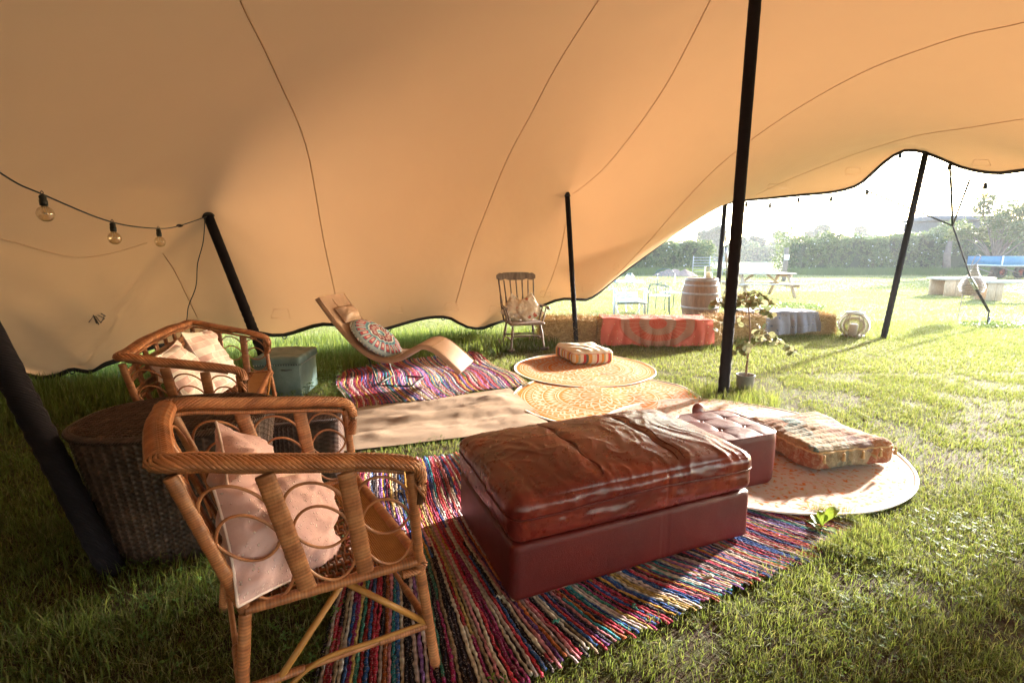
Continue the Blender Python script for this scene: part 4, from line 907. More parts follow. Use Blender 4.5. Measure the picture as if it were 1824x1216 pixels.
th = np.linspace(0, 2*PI, 200, endpoint=False); x, y = sq_profile(th, .405, .32, 2.5); rim = np.c_[x, y, np.full(200, TH-.02)]
b = MB(); braid(b, np.vstack([rim, rim[:2]]), .017, .012, .0042, span=.045); b.build('rim', M['dark_wicker'], tb)
b = MB()
for k in range(54):
    yy = -.305+.61*(k+.5)/54; hx = .395*(1-(abs(yy)/.315)**2.5)**(1/2.5); u = np.linspace(-1, 1, max(12, int(hx*150)))
    xx = u*hx; b.tube(np.c_[xx, np.full(len(u), yy), TH-.006+.0045*np.sin(xx*2*PI/.045+(k % 2)*PI)], .0052, 4, flat=.7, cap=False, col=np.outer((.9+.6*np.sin(xx*2*PI/.045+(k % 2)*PI))*random.uniform(.7, 1.4), np.ones(3)))  # weaver crests painted lighter and dips darker, standing in for shading
for xx in np.arange(-.38, .39, .0225):
    hy = .31*(1-(abs(xx)/.405)**2.5)**(1/2.5); b.tube(np.array([(xx, -hy, TH-.007), (xx, hy, TH-.007)]), .004, 4, cap=False)
b.build('woven_top', M['dark_wicker'], tb)
bs = thing('dark_wicker_chest', 'low rectangular dark wicker chest behind the front wicker armchair, beside the oval table', 'wicker chest', (-1.42, 2.80, 0), R(14))
def bfn(Th, T):
    x, y = sq_profile(Th, .37, .17, 9); s_ = .94+.06*T; return np.stack([x*s_, y*s_, T*.43], -1), np.stack([np.cos(Th), np.sin(Th), 0*Th], -1)
b = MB(); weave_body(b, bfn, 520, 64, 52, .007); b.build('woven_body', M['dark_wicker'], bs)
x, y = sq_profile(th, .365, .168, 9); rim = resample(np.c_[x, y, np.full(200, .43)], 200, True); b = MB(); braid(b, np.vstack([rim, rim[:2]]), .014, .013, .004, span=.04); b.build('rim', M['dark_wicker'], bs)
b = MB()
for k in range(26):
    yy = -.155+.31*(k+.5)/26; u = np.linspace(-.355, .355, 90); b.tube(np.c_[u, np.full(90, yy), .432+.003*np.sin(u*2*PI/.045+(k % 2)*PI)], .006, 4, flat=.7, cap=False)
b.build('woven_lid', M['dark_wicker'], bs)

# teal storage box
_n = NT('worn_teal_vinyl'); n1 = _n.noise(5, 6, .7); n2 = _n.noise(30, 5, .7); _n.set(_n.ramp(n1, [(.3, (.075, .125, .125)), (.55, (.13, .20, .195)), (.75, (.20, .27, .26))]), .5, .4).bump(n2, .002); M['teal'] = _n.m
bx = thing('storage_box', 'worn teal padded storage box with studded lid behind the wicker sofa', 'box', (-2.28, 4.80, 0), R(6))
b = MB(); b.box((0, 0, .17), (.42, .54, .34), bev=.008); b.build('box_body', M['teal'], bx)
V, F, P = rblock((.225, .285, .045), (.03, .03, .03), (30, 30, 8), lambda X, P: .006*fbm(X[:, 0]*7, X[:, 1]*7, 2, 3)-(P[:, 2] > .95)*sum(.018*np.exp(-np.hypot(X[:, 0]-a, X[:, 1]-c)/.03) for a in (-.1, .1) for c in (-.13, .13))); V[:, 2] += .375
b = MB(); b.add(V, F); b.build('padded_lid', M['teal'], bx)
b = MB()
for k in range(24): b.lathe([(.006, 0), (.004, .004), (.001, .005)], 8, (.229, -.27+k*.0235, .345), M=np.array([[0, 0, 1], [0, 1, 0], [1, 0, 0]]))
for k in range(18): b.lathe([(.006, 0), (.004, .004), (.001, .005)], 8, (-.2+k*.0235, -.288, .345), M=np.array([[1, 0, 0], [0, 0, -1], [0, 1, 0]]))
b.build('brass_studs', M['chrome'], bx)['kind'] = 'stuff'
b = MB(); b.tube(np.array([(.05, -.30, .30), (.10, -.32, .30), (.15, -.30, .30)]), .006, 6); b.build('handle', M['cable'], bx)

# ================================================================ LOUNGER
M['tan_leather'] = simple('tan_leather', (.40, .25, .17), .42, .18, 4, .0008, 120, spec=.45)
lg = thing('curved_lounger', 'tan leather wave-shaped lounger with head pillow on the back rag rug', 'lounger', (-1.274, 5.136, .02), -.16)
prof = spline(np.array([(-.70, .915), (-.60, .775), (-.48, .62), (-.30, .43), (-.12, .315), (.04, .283), (.17, .315), (.28, .385), (.395, .44), (.50, .425), (.62, .345), (.80, .185)]), 60)
prof = resample(prof, 60); tg = np.gradient(prof, axis=0); tg /= np.linalg.norm(tg, axis=1)[:, None]; nr = np.c_[-tg[:, 1], tg[:, 0]]
sec = []; hw, ht = .27, .030
for a in np.linspace(0, 2*PI, 28, endpoint=False):
    ca, sa = math.cos(a), math.sin(a); p = 6; k = (abs(ca)**p+abs(sa)**p)**(-1/p); sec.append((k*ca*hw, k*sa*ht))
V = np.zeros((60, 28, 3))
for j, (yy, zz_) in enumerate(sec):
    V[:, j, 0] = prof[:, 0]+nr[:, 0]*zz_; V[:, j, 1] = yy; V[:, j, 2] = prof[:, 1]+nr[:, 1]*zz_
b = MB(); b.grid(V, closed_v=True); b.F += [list(range(27, -1, -1)), [59*28+k for k in range(28)]]; b.build('padded_shell', M['tan_leather'], lg, sharp=60)
for y_ in (-.262, .262):
    b = MB(); b.tube(np.c_[prof[:, 0]+nr[:, 0]*.027, np.full(60, y_), prof[:, 1]+nr[:, 1]*.027], .0035, 5); b.build('edge_piping', M['tan_leather'], lg)
for k0, k1 in ((40, 44), ):
    b = MB(); b.tube(np.c_[np.full(9, prof[47, 0])+nr[47, 0]*.032, np.linspace(-.255, .255, 9), np.full(9, prof[47, 1]+nr[47, 1]*.032)], .0025, 5); b.build('seam', M['cord'], lg)
b = MB()
for y_ in (-.20, .20):
    b.tube(spline(np.array([(-.22, y_, .36), (-.15, y_, .16), (-.10, y_, .02), (.0, y_, .012), (.26, y_, .012)]), 24), .008, 8, up=(0, 1, 0))
b.tube(np.array([(.26, -.2, .012), (.26, .2, .012)]), .008, 8); b.tube(np.array([(-.10, -.2, .02), (-.10, .2, .02)]), .011, 8); b.build('metal_frame', M['cable'], lg)
def Lw(p): return loc2w((-1.274, 5.136), -.16, (p[0], p[1], p[2]+.02))
b_, p_ = pillow(.32, .19, .15, 26, 3.3, .006, .04); hp = b_.build('head_pillow', M['tan_leather'], lg); hp.location = (-.50, -.01, .735); hp.rotation_euler = basis((.0, 1, 0), (.80, 0, .62)); s2 = p_.build('edge_seam', M['tan_leather'], hp)
b = MB(); b.tube(np.array([(-.655, -.04, .90), (-.60, -.04, .83), (-.55, -.03, .78)]), .012, 6, flat=.2); b.build('pillow_strap', M['tan_leather'], lg)
# round mandala cushion
N = NT('mandala_print'); x, y, z = N.xyz(); r = N.math('POWER', N.math('ADD', N.math('MULTIPLY', x, x), N.math('MULTIPLY', y, y)), .5); r = N.math('DIVIDE', r, .30); a = N.math('ARCTAN2', y, x)
base = N.ramp(r, [(0, (.10, .30, .36)), (.05, (.45, .55, .55)), (.09, (.08, .22, .30)), (.14, (.50, .55, .52)), (.19, (.16, .05, .07)), (.40, (.20, .07, .09)), (.47, (.55, .60, .58)), (.52, (.10, .25, .32)), (.60, (.42, .50, .52)), (.95, (.38, .47, .50))])
base.node.color_ramp.interpolation = 'CONSTANT'
def pet(k, r0, r1, wd, ph=0.):
    t = N.math('ABSOLUTE', N.math('SINE', N.math('MULTIPLY_ADD', a, k/2., ph))); m = N.step(t, 1-wd, 1-wd+.06)
    return N.math('MULTIPLY', m, N.math('MULTIPLY', N.step(r, r0, r0+.02), N.math('SUBTRACT', 1., N.step(r, r1, r1+.02))))
c = N.mix(pet(32, .19, .40, .55), base, (.42, .16, .17)); c = N.mix(pet(32, .26, .36, .25), c, (.60, .56, .52)); c = N.mix(pet(24, .60, .93, .60), c, (.07, .20, .28)); c = N.mix(pet(24, .62, .90, .40), c, (.48, .09, .12)); c = N.mix(pet(24, .68, .82, .18), c, (.65, .45, .42))
N.set(c, .9, .15).bump(N.noise(8, 4), .004); M['mandala'] = N.m
mc = thing('mandala_cushion', 'round red and teal mandala cushion with pom-pom trim lying on the lounger', 'cushion', Lw((-.175, -.02, .475)), rot=basis(dirw(-.16, (.0, 1, .0)), dirw(-.16, (.62, -.12, .78))))
rr = np.linspace(0, 1, 30); T = np.linspace(0, 2*PI, 96, endpoint=False); Rr, Tt = np.meshgrid(rr, T); b = MB()
for sg in (1, -1):
    hgt = sg*(.085*np.clip(1-Rr**2.6, 0, 1)**.6+.006*np.sin(Tt*14+2*np.sin(Tt*3))*Rr*np.clip(1-Rr, 0, 1)*4-.03*np.exp(-(Rr/.12)**2)); g_ = np.stack([Rr*.30*np.cos(Tt), Rr*.30*np.sin(Tt), hgt], -1); b.grid(g_ if sg > 0 else g_[:, ::-1], closed_u=True)
b.build('cover', M['mandala'], mc)
M['pom'] = simple('cream_pompom', (.60, .55, .48), .95)
pm = None
for k in range(46):
    a_ = k*2*PI/46
    if pm is None: b = MB(); b.lathe([(.001, -.009), (.006, -.006), (.009, 0), (.006, .006), (.001, .009)], 8, cap=False); pm = b.build('pompom', M['pom'], mc); o = pm
    else: o = pm.copy(); COL.objects.link(o)
    o.location = (.312*math.cos(a_), .312*math.sin(a_), -.004)

# ================================================================ ROCKING CHAIR (faces local -y)
_n = NT('weathered_wood'); n1 = _n.noise(30, 5, .6, _n.scale((1, 1, .15))); _n.set(_n.ramp(n1, [(.3, (.10, .07, .055)), (.7, (.24, .18, .145))]), .55, .35).bump(n1, .001); M['wood_dark'] = _n.m
rc = thing('rocking_chair', 'old dark wooden rocking chair with turned spindles at the back under the hem', 'rocking chair', (.16, 6.93, 0), R(16))
def turned(p, q, r, n=10, k=1.):
    p = np.array(p, float); q = np.array(q, float); s = np.linspace(0, 1, 26); rad = r*(1+.55*np.exp(-((s-.38)/.16)**2)*k-.25*np.exp(-((s-.62)/.05)**2)+.25*np.exp(-((s-.56)/.03)**2)); return p+(q-p)*s[:, None], rad
b = MB(); V, F, P = rblock((.255, .24, .020), (.02, .02, .018), (24, 24, 4), lambda X, P: -.006*np.exp(-(np.hypot(X[:, 0], X[:, 1])/.16)**2)*(P[:, 2] > .9)); V[:, 2] += .42; V[:, 0] *= (1-.12*(V[:, 1]/.24+1)/2); b.add(V, F); b.build('seat', M['wood_dark'], rc)
for sx in (-1, 1):
    for sy in (-1, 1):
        b = MB(); P_, r_ = turned((sx*.20, sy*.17, .41), (sx*.245, sy*.23, .055), .014, k=1.1); b.tube(P_, r_, 10); b.build('leg', M['wood_dark'], rc)
    b = MB(); a = np.linspace(-1, 1, 24); b.tube(np.c_[np.full(24, sx*.25), a*.42+.05, .035+.075*a**2-.012], .019, 8, up=(1, 0, 0), flat=.8); b.build('rocker', M['wood_dark'], rc)
    b = MB(); P_, r_ = turned((sx*.235, .20, .43), (sx*.27, .36, 1.02), .012); b.tube(P_, r_, 10); b.build('back_post', M['wood_dark'], rc)
    b = MB(); b.tube(spline(np.array([(sx*.25, .255, .66), (sx*.285, .10, .655), (sx*.30, -.08, .65), (sx*.305, -.20, .645), (sx*.30, -.235, .615)]), 22), [.016]*14+[.018, .021, .024, .026, .026, .024, .02, .012], 8, up=(0, 0, 1), flat=.6); b.build('armrest', M['wood_dark'], rc)
    for yy in (-.17, -.02):
        b = MB(); P_, r_ = turned((sx*.235, yy+.0, .43), (sx*.295, yy+.02, .64), .011); b.tube(P_, r_, 8); b.build('arm_spindle', M['wood_dark'], rc)
    b = MB(); P_, r_ = turned((sx*.228, -.20, .20), (sx*.228, .21, .20), .010); b.tube(P_, r_, 8, up=(1, 0, 0)); b.build('stretcher', M['wood_dark'], rc)
b = MB(); P_, r_ = turned((-.235, -.20, .25), (.235, -.20, .25), .012); b.tube(P_, r_, 8); b.build('stretcher', M['wood_dark'], rc)
b = MB(); P_, r_ = turned((-.235, .19, .22), (.235, .19, .22), .012); b.tube(P_, r_, 8); b.build('stretcher', M['wood_dark'], rc)
for k in range(5):
    x_ = (-2+k)*.085; b = MB(); P_, r_ = turned((x_*.9, .215, .43), (x_*1.1, .365, 1.0), .0105); b.tube(P_, r_, 8); b.build('spindle', M['wood_dark'], rc)
u = np.linspace(-1, 1, 41); top = 1.115-.012*u**2-.03*np.clip(np.abs(u)-.85, 0, 1)/.15-.010*np.exp(-((np.abs(u)-.72)/.05)**2); bot = 1.0+.018*np.exp(-((np.abs(u)-.55)/.1)**2)+.02*np.clip(np.abs(u)-.85, 0, 1)/.15
yc = .385-.02*u**2
b = MB(); V = np.stack([np.stack([u*.30, yc-.012+.0*top, bot], -1), np.stack([u*.30, yc-.008, top], -1), np.stack([u*.30, yc+.016, top], -1), np.stack([u*.30, yc+.012, bot], -1)], 1); b.grid(V, closed_v=True); b.F += [[3, 2, 1, 0], [160, 161, 162, 163]]; b.build('crest_rail', M['wood_dark'], rc, sharp=40)
_n = NT('floral_cloth'); vv = _n.vor(11); n1 = _n.noise(30, 4, .7); fl = _n.math('MULTIPLY', _n.math('SUBTRACT', 1., _n.step(_n.math('ADD', vv, _n.math('MULTIPLY', n1, .25)), .42, .5)), _n.step(_n.noise(3.5, 1), .50, .56))
_n.set(_n.mix(fl, _n.mix(_n.noise(4), (.56, .48, .38), (.66, .58, .48)), (.45, .12, .08)), .9, .12).bump(_n.noise(8, 4), .006); M['floral'] = _n.m
RC = (.16, 6.93)
cushion('floral_cushion', 'cream cushion with red flowers, right one of two on the rocking chair', M['floral'], .34, .34, .13, loc2w(RC, R(16), (.09, .05, .60)), basis(dirw(R(16), (.85, 0, .5)), dirw(R(16), (.1, -1, .25))), 2.2)
cushion('floral_cushion', 'plain cream cushion, left one of two on the rocking chair', simple('cream_cloth', (.56, .46, .36), .9, .1, 5, .004, 12), .33, .33, .12, loc2w(RC, R(16), (-.09, .10, .595)), basis(dirw(R(16), (.8, 0, -.55)), dirw(R(16), (-.1, -1, .25))), 5.2)

# ================================================================ STRAW BALES AND THROWS
_n = NT('straw'); a = _n.attr(); _n.set(a, .7, .3); M['straw'] = _n.m
_n = NT('straw_core'); n1 = _n.noise(45, 6, .7, _n.scale((.35, 1, 1))); _n.set(_n.ramp(n1, [(.3, (.16, .10, .04)), (.5, (.38, .25, .11)), (.7, (.55, .40, .19))]), .85, .2).bump(n1, .03); M['straw_core'] = _n.m
def bale(loc, rz_, L, label, nst=2600, w=.46, h=.38):
    t = thing('straw_bale', label, 'straw bale', loc, rz_, 'straw bales used as benches')
    V, F, P = rblock((L/2, w/2, h/2), (.035, .035, .035), (50, 24, 20), lambda X, P: .016*fbm(X[:, 0]*9, X[:, 1]*9+X[:, 2]*9, L*7, 3)); V[:, 2] += h/2
    b = MB(); b.add(V, F); b.build('packed_straw', M['straw_core'], t)
    n = nst; f_ = RNG.integers(0, 4, n); u = RNG.uniform(-1, 1, n); v = RNG.uniform(-1, 1, n)
    x = u*L/2; y = np.where(f_ == 0, -w/2, np.where(f_ == 1, v*w/2, np.where(f_ == 2, v*w/2, w/2))); z = np.where((f_ == 0) | (f_ == 3), (v*.5+.5)*h, np.where(f_ == 1, h, v*h/2+h/2)); x = np.where(f_ == 2, np.sign(u)*L/2, x)
    d = RNG.normal(0, 1, (n, 3))*np.array([1.0, .55, .55]); d /= np.linalg.norm(d, axis=1)[:, None]; ln = RNG.uniform(.03, .10, n)[:, None]; c = np.c_[x, y, z]+RNG.normal(0, .008, (n, 3)); s = np.cross(d, RNG.normal(0, 1, (n, 3))); s /= np.linalg.norm(s, axis=1)[:, None]; wd = RNG.uniform(.0015, .003, n)[:, None]
    V = np.stack([c-d*ln-s*wd, c-d*ln+s*wd, c+d*ln+s*wd, c+d*ln-s*wd], 1).reshape(-1, 3); V[:, 2] = np.maximum(V[:, 2], .004); q = np.arange(n)*4
    cc = np.array([(.55, .40, .18), (.42, .28, .11), (.65, .50, .26), (.30, .19, .08)])[RNG.integers(0, 4, n)]
    o = fastmesh('loose_straw', V, np.c_[q, q+1, q+2, q+3], M['straw'], np.repeat(cc, 4, 0)); o.parent = t; o['kind'] = 'stuff'
    for sx in (-.18, .18):
        b = MB(); yy = w/2+.012; b.tube(np.array([(-L/2-.01, sx, -.0+.01), (-L/2-.01, sx, h+.012), (L/2+.01, sx, h+.012), (L/2+.01, sx, .01)]), .0035, 5, up=(0, 1, 0)); b.build('twine', M['rope'], t)
    return t
bale((.88, 7.66, 0), R(-4), .86, 'straw bale left uncovered behind the slim pole, next to the rocking chair', 4200)
bale((1.78, 7.54, 0), R(-4), .90, 'straw bale under the left half of the red throw')
bale((2.70, 7.50, 0), R(-2), .90, 'straw bale under the right half of the red throw')
bale((3.68, 8.02, 0), R(20), .92, 'straw bale behind the plant, between the two throws')
bale((4.72, 8.42, 0), R(3), 1.05, 'straw bale under the blue patterned throw')
bale((5.32, 8.42, 0), R(3), .42, 'short end of a straw bale sticking out beside the rattan lantern', 2400, .42, .34)
def throw(name, label, loc, rz_, L, w, h, mat, hang_f, hang_b, seed, flare=.0, flat_top=.0):
    nu, nv = 150, 70; u = np.linspace(-L/2, L/2, nu); tot = hang_b+w+hang_f; v = np.linspace(0, tot, nv); U, V_ = np.meshgrid(u, v, indexing='ij')
    hf = hang_f*(1-.16*np.abs(U/(L/2))**2+.16*vnoise(U*2.8, U*0, seed)+.12*(U < -.25*L)*(-U/L-.25)*4); x = U.copy(); e = .03
    d0 = hang_b; yb = w/2; over = V_-hang_b
    front = np.clip(over-w, 0, None)*(hf/hang_f); back = np.clip(-over, 0, None)
    y = np.where(over < 0, yb+.015, np.where(over > w, -yb-.015, yb-over)); z = h+.02+0*y
    fold = .030*np.sin(U*13+2.2*vnoise(U*3, V_*1.5, seed))+.018*np.sin(U*29+seed); k = np.clip(front/.2, 0, 1)
    z = z-front-back; y = y-k*(np.abs(fold)*1.3+.05*k*.5)-np.clip(front, 0, 1)*.10
    z += np.where((over >= 0) & (over <= w), .012*fbm(U*5, V_*5, seed, 3)+.006*np.sin(U*16+V_*9), 0)
    x = x+.02*k*np.sin(U*13+1)+flare*k*np.sign(U)*np.clip(np.abs(U/(L/2))-.6, 0, 1)
    z = np.maximum(z, .018+.008*np.abs(np.sin(U*20)))
    b = MB(); Gd = np.stack([x, y, z], -1); b.grid(Gd); o = b.build(name, mat); tag(o, label, 'throw'); o.location = loc; o.rotation_euler = (0, 0, rz_)
    return o
N = NT('red_throw'); x, y, z = N.xyz(); zz_ = N.math('ADD', z, -.36); r = N.math('POWER', N.math('ADD', N.math('MULTIPLY', x, x), N.math('MULTIPLY', N.math('MULTIPLY', zz_, zz_), 2.6)), .5)
n1 = N.noise(60, 4, .8); n2 = N.noise(6, 3); red = N.mix(n2, (.52, .10, .08), (.62, .20, .15)); rays = N.step(N.math('ABSOLUTE', N.math('SINE', N.math('MULTIPLY', N.math('ARCTAN2', zz_, x), 18))), .0, .12)
c = N.ramp(r, [(0, (.48, .08, .05)), (.13, (.30, .19, .14)), (.27, (.46, .10, .06)), (.42, (.33, .18, .13)), (.55, (.48, .10, .07)), (.58, (.50, .05, .045))]); c.node.color_ramp.interpolation = 'CONSTANT'
c = N.mix(N.math('MULTIPLY', N.step(n1, .45, .6), .55), c, (.45, .16, .12)); c = N.mix(N.math('MULTIPLY', N.math('SUBTRACT', 1., rays), N.math('SUBTRACT', 1., N.step(r, .44, .46))), c, (.60, .42, .28))
dots = N.math('MULTIPLY', N.math('SUBTRACT', 1., N.step(N.vor(17), .10, .16)), N.step(r, .58, .6)); inside = N.math('SUBTRACT', 1., N.step(r, .575, .58)); c = N.mix(inside, red, c); c = N.mix(dots, c, (.62, .46, .25))
N.set(c, .85, .15); N.bump(N.noise(25, 4), .003); translucent(N, c, .18); M['red_throw'] = N.m
throw('red_throw', 'red throw with a grey sunburst medallion draped over the left straw bales', (2.20, 7.50, 0), R(-3), 1.62, .50, .40, M['red_throw'], .44, .2, 3.1, .10)
_n = NT('blue_throw'); n1 = _n.noise(8, 5, .75, dist=1.5); n2 = _n.vor(13); _n.set(_n.mix(_n.step(n2, .2, .34), _n.ramp(n1, [(.3, (.03, .04, .08)), (.45, (.10, .12, .20)), (.52, (.30, .30, .36)), (.6, (.16, .07, .08)), (.75, (.08, .10, .17))]), (.19, .19, .23)), .6, .3).bump(n1, .004); M['blue_throw'] = _n.m
throw('blue_throw', 'glossy dark blue and grey patterned throw draped over the right straw bale', (4.55, 8.42, 0), R(3), 1.25, .50, .40, M['blue_throw'], .40, .2, 7.7)

# ================================================================ RATTAN LANTERN
_n = NT('whitewashed_rattan'); n1 = _n.noise(40); _n.set(_n.ramp(n1, [(.3, (.15, .10, .065)), (.7, (.30, .22, .15))]), .55, .35).bump(n1, .001); M['rattan'] = _n.m
ln = thing('rattan_lantern', 'round rattan lantern with a white candle inside, right of the blue throw', 'lantern', (5.74, 8.08, .02))
b = MB(); lp = lambda z_: .225*math.sin(PI*(.16+.70*z_))**.75
for k in range(22):
    zk = (k+.5)/22; a = np.linspace(0, 2*PI, 40, endpoint=False); rr_ = lp(zk); b.tube(np.c_[rr_*np.cos(a), rr_*np.sin(a), np.full(40, .02+zk*.36)], .0048, 5, closed=True)
b.build('rattan_rings', M['rattan'], ln)
for k in range(6):
    a_ = k*PI/3+.3; b = MB(); b.tube(np.array([(lp(s_)*.97*math.cos(a_), lp(s_)*.97*math.sin(a_), .02+s_*.36) for s_ in np.linspace(0, 1, 14)]), .007, 6, up=(math.sin(a_), -math.cos(a_), 0)); b.build('upright', M['rattan'], ln)
b = MB(); b.lathe([(.125, .375), (.135, .385), (.135, .405), (.12, .41), (.10, .405), (.10, .38)], 30, cap=False); b.build('top_ring', M['white_paint'], ln)
b = MB(); b.lathe([(.16, .0), (.165, .02), (.02, .022)], 30); b.build('base', M['rattan'], ln)
b = MB(); b.lathe([(.06, .022), (.06, .2), (.05, .205), (.004, .2)], 20); b.build('candle', simple('white_wax', (.78, .76, .72), .5, .05), ln)

# ================================================================ POTTED EUCALYPTUS
pl = thing('potted_eucalyptus', 'small potted eucalyptus with round olive-grey leaves behind the middle pole', 'potted plant', (2.40, 4.85, 0))
b = MB(); b.lathe([(.075, 0), (.088, .16), (.092, .165), (.092, .172), (.082, .17), (.08, .14)], 24, cap=False); b.build('metal_pot', simple('galvanised_pot', (.22, .22, .21), .5, .2, 20), pl)
b = MB(); b.lathe([(.081, .14), (.04, .15), (.002, .152)], 20, cap=False); b.build('potting_soil', simple('potting_soil', (.05, .03, .02), .95), pl)
M['bark'] = simple('young_bark', (.22, .14, .10), .8, .3, 40)
M['euc'] = NT('eucalyptus_leaf'); _n = M['euc']; rnd = _n.new('ShaderNodeObjectInfo').outputs['Random']; cc = _n.ramp(rnd, [(0, (.15, .18, .09)), (.4, (.22, .24, .12)), (.75, (.34, .31, .17)), (1, (.40, .36, .21))]); _n.set(cc, .5, .35); translucent(_n, cc, .3); M['euc'] = _n.m
rg = random.Random(3); trunk = spline(np.array([(0, 0, .12), (.01, .01, .35), (.0, -.01, .6), (-.03, .0, .85), (-.06, .02, .98)]), 24); b = MB(); b.tube(trunk, np.linspace(.013, .004, 24), 8); b.build('stem', M['bark'], pl)
lf = None; a = np.linspace(0, 2*PI, 13)[:-1]; LV = np.vstack([[0.5, 0, .06]]+[[.5+.5*math.cos(t)*(1.0), .5*math.sin(t)*.92, .10*math.sin(t)**2] for t in a])
def leafpart(p, d, s):
    global lf
    if lf is None: b = MB(); b.add(LV, [(0, i+1, (i+1) % 12+1) for i in range(12)]); b.beam((-.25, 0, 0), (0.05, 0, 0), .03, .03); lf = b.build('leaf', M['euc'], pl); o = lf
    else: o = lf.copy(); COL.objects.link(o)
    d = unit(d); up = np.array([rg.uniform(-1, 1), rg.uniform(-1, 1), rg.uniform(-.2, 1.2)]); n_ = unit(up-d*np.dot(up, d)); y_ = np.cross(n_, d)
    o.matrix_local = Matrix(((d[0], y_[0], n_[0], p[0]), (d[1], y_[1], n_[1], p[1]), (d[2], y_[2], n_[2], p[2]), (0, 0, 0, 1)))@Matrix.Scale(s, 4)
for k in range(17):
    z0 = rg.uniform(.42, .98); i = int(np.clip((z0-.12)/.88*23, 0, 23)); p0 = trunk[i]; az = k*2.4+rg.uniform(-.4, .4); Ln = rg.uniform(.22, .42)*(1.25-z0*.5)
    if k == 16: az = 0.1; Ln = .5; p0 = trunk[8]
    dr = rg.uniform(.0, .5); br_ = spline(np.array([p0, p0+[math.cos(az)*Ln*.4, math.sin(az)*Ln*.4, Ln*.22*dr+.03], p0+[math.cos(az)*Ln*.8, math.sin(az)*Ln*.8, Ln*(.1*dr)], p0+[math.cos(az)*Ln, math.sin(az)*Ln, -Ln*.14]]), 12)
    b = MB(); b.tube(br_, np.linspace(.005, .0018, 12), 5); b.build('branch', M['bark'], pl)
    for q in range(int(11+Ln*14)):
        j = rg.randint(3, 11); leafpart(br_[j], (rg.uniform(-1, 1), rg.uniform(-1, 1), rg.uniform(-.9, .5)), rg.uniform(.045, .078))
# broad-leaved weed at the edge of the front rug
wd = thing('broadleaf_weed', 'small bright green broad-leaved weed at the corner of the foreground rag rug', 'weed', (1.60, 2.30, 0)); M['weed'] = NT('weed_leaf'); _n = M['weed']; _n.set((.12, .20, .035), .5, .3); translucent(_n, (.3, .4, .05), .35); M['weed'] = _n.m
for az, ln_, up_ in ((.3, .11, .09), (1.6, .08, .03), (2.7, .07, .02), (3.9, .09, .03), (5.1, .08, .02), (1.0, .07, .06)):
    s = np.linspace(0, 1, 9); wd_ = .028*np.sin(PI*np.clip(s*1.02, 0, 1))**.7*np.clip(s*2.5, .12, 1); cx = np.outer(s*ln_, (math.cos(az), math.sin(az), 0))+np.outer(np.sin(s*PI*.62)*up_, (0, 0, 1)); sd_ = np.array([-math.sin(az), math.cos(az), 0])
    b = MB(); b.grid(np.stack([cx-np.outer(wd_, sd_)+[0, 0, .006], cx, cx+np.outer(wd_, sd_)+[0, 0, .006]], 1)); b.build('leaf', M['weed'], wd)
# ================================================================ OUTDOOR FURNITURE
_n = NT('barrel_oak'); x, y, z = _n.xyz(); n1 = _n.noise(14, 6, .7, _n.scale((1, 1, .2))); n2 = _n.noise(3, 4); rnd = _n.new('ShaderNodeObjectInfo').outputs['Random']
_n.set(_n.mix(_n.math('MULTIPLY', rnd, .5), _n.ramp(n1, [(.3, (.10, .045, .025)), (.6, (.22, .11, .06)), (.8, (.32, .18, .11))]), (.26, .16, .11)), .6, .3).bump(n1, .003); M['oak'] = _n.m
M['hoop'] = simple('grey_hoop_iron', (.26, .22, .21), .5, .3, 12, .001, 60, metal=.3)
ba = thing('oak_barrel', 'old oak wine barrel with iron hoops standing as a table outside', 'barrel', (3.86, 9.95, 0))
bp = lambda s_: .30+.075*math.sin(PI*s_); BH = .90; ns = 22
for k in range(ns):
    a0, a1 = k*2*PI/ns+.006, (k+1)*2*PI/ns-.006; s = np.linspace(0, 1, 13); V = []
    for sj in s:
        r_ = bp(sj); V.append([(r_*math.cos(a0), r_*math.sin(a0), sj*BH), ((r_+.004)*math.cos((a0+a1)/2), (r_+.004)*math.sin((a0+a1)/2), sj*BH), (r_*math.cos(a1), r_*math.sin(a1), sj*BH), ((r_-.03)*math.cos(a1), (r_-.03)*math.sin(a1), sj*BH), ((r_-.03)*math.cos(a0), (r_-.03)*math.sin(a0), sj*BH)])
    b = MB(); b.grid(np.array(V), closed_v=True); b.F += [[4, 3, 2, 1, 0], [60, 61, 62, 63, 64]]; b.build('stave', M['oak'], ba, sharp=40)
for s0, s1 in ((.02, .07), (.14, .18), (.32, .37), (.63, .68), (.82, .86), (.93, .985)):
    b = MB(); b.lathe([(bp(s0)+.001, s0*BH), (bp(s0)+.007, s0*BH), (bp(s1)+.007, s1*BH), (bp(s1)+.001, s1*BH)], 44, cap=False); b.build('hoop', M['hoop'], ba)
for k in range(6):
    x0 = -.27+k*.09; xm = x0+.045; hy = math.sqrt(.275**2-min(abs(xm), .26)**2); b = MB(); b.box((xm, 0, BH-.02), (.086, 2*hy, .02), bev=.003); b.build('head_board', M['oak'], ba)
cj = thing('candle_jar', 'glass jar with a cream candle on top of the barrel', 'candle', (3.93, 9.80, .892))
b = MB(); b.lathe([(.075, 0), (.08, .004), (.08, .23), (.083, .235), (.076, .235), (.076, .01)], 28, cap=False); b.build('jar', M['clear_glass'], cj)
b = MB(); b.lathe([(.045, .006), (.045, .13), (.04, .134), (.004, .13)], 20); b.build('candle', M['wax'], cj)
def scroll(b, c, r, a0, turns, ux, uz, rad=.006, n=40):
    t = np.linspace(0, 1, n); a = a0+turns*2*PI*t; rr_ = r*(1-.8*t); P = np.asarray(c, float)+np.outer(rr_*np.cos(a), ux)+np.outer(rr_*np.sin(a), uz); b.tube(P, rad, 6, up=np.cross(ux, uz)); return P
X_, Y_, Z_ = np.eye(3)
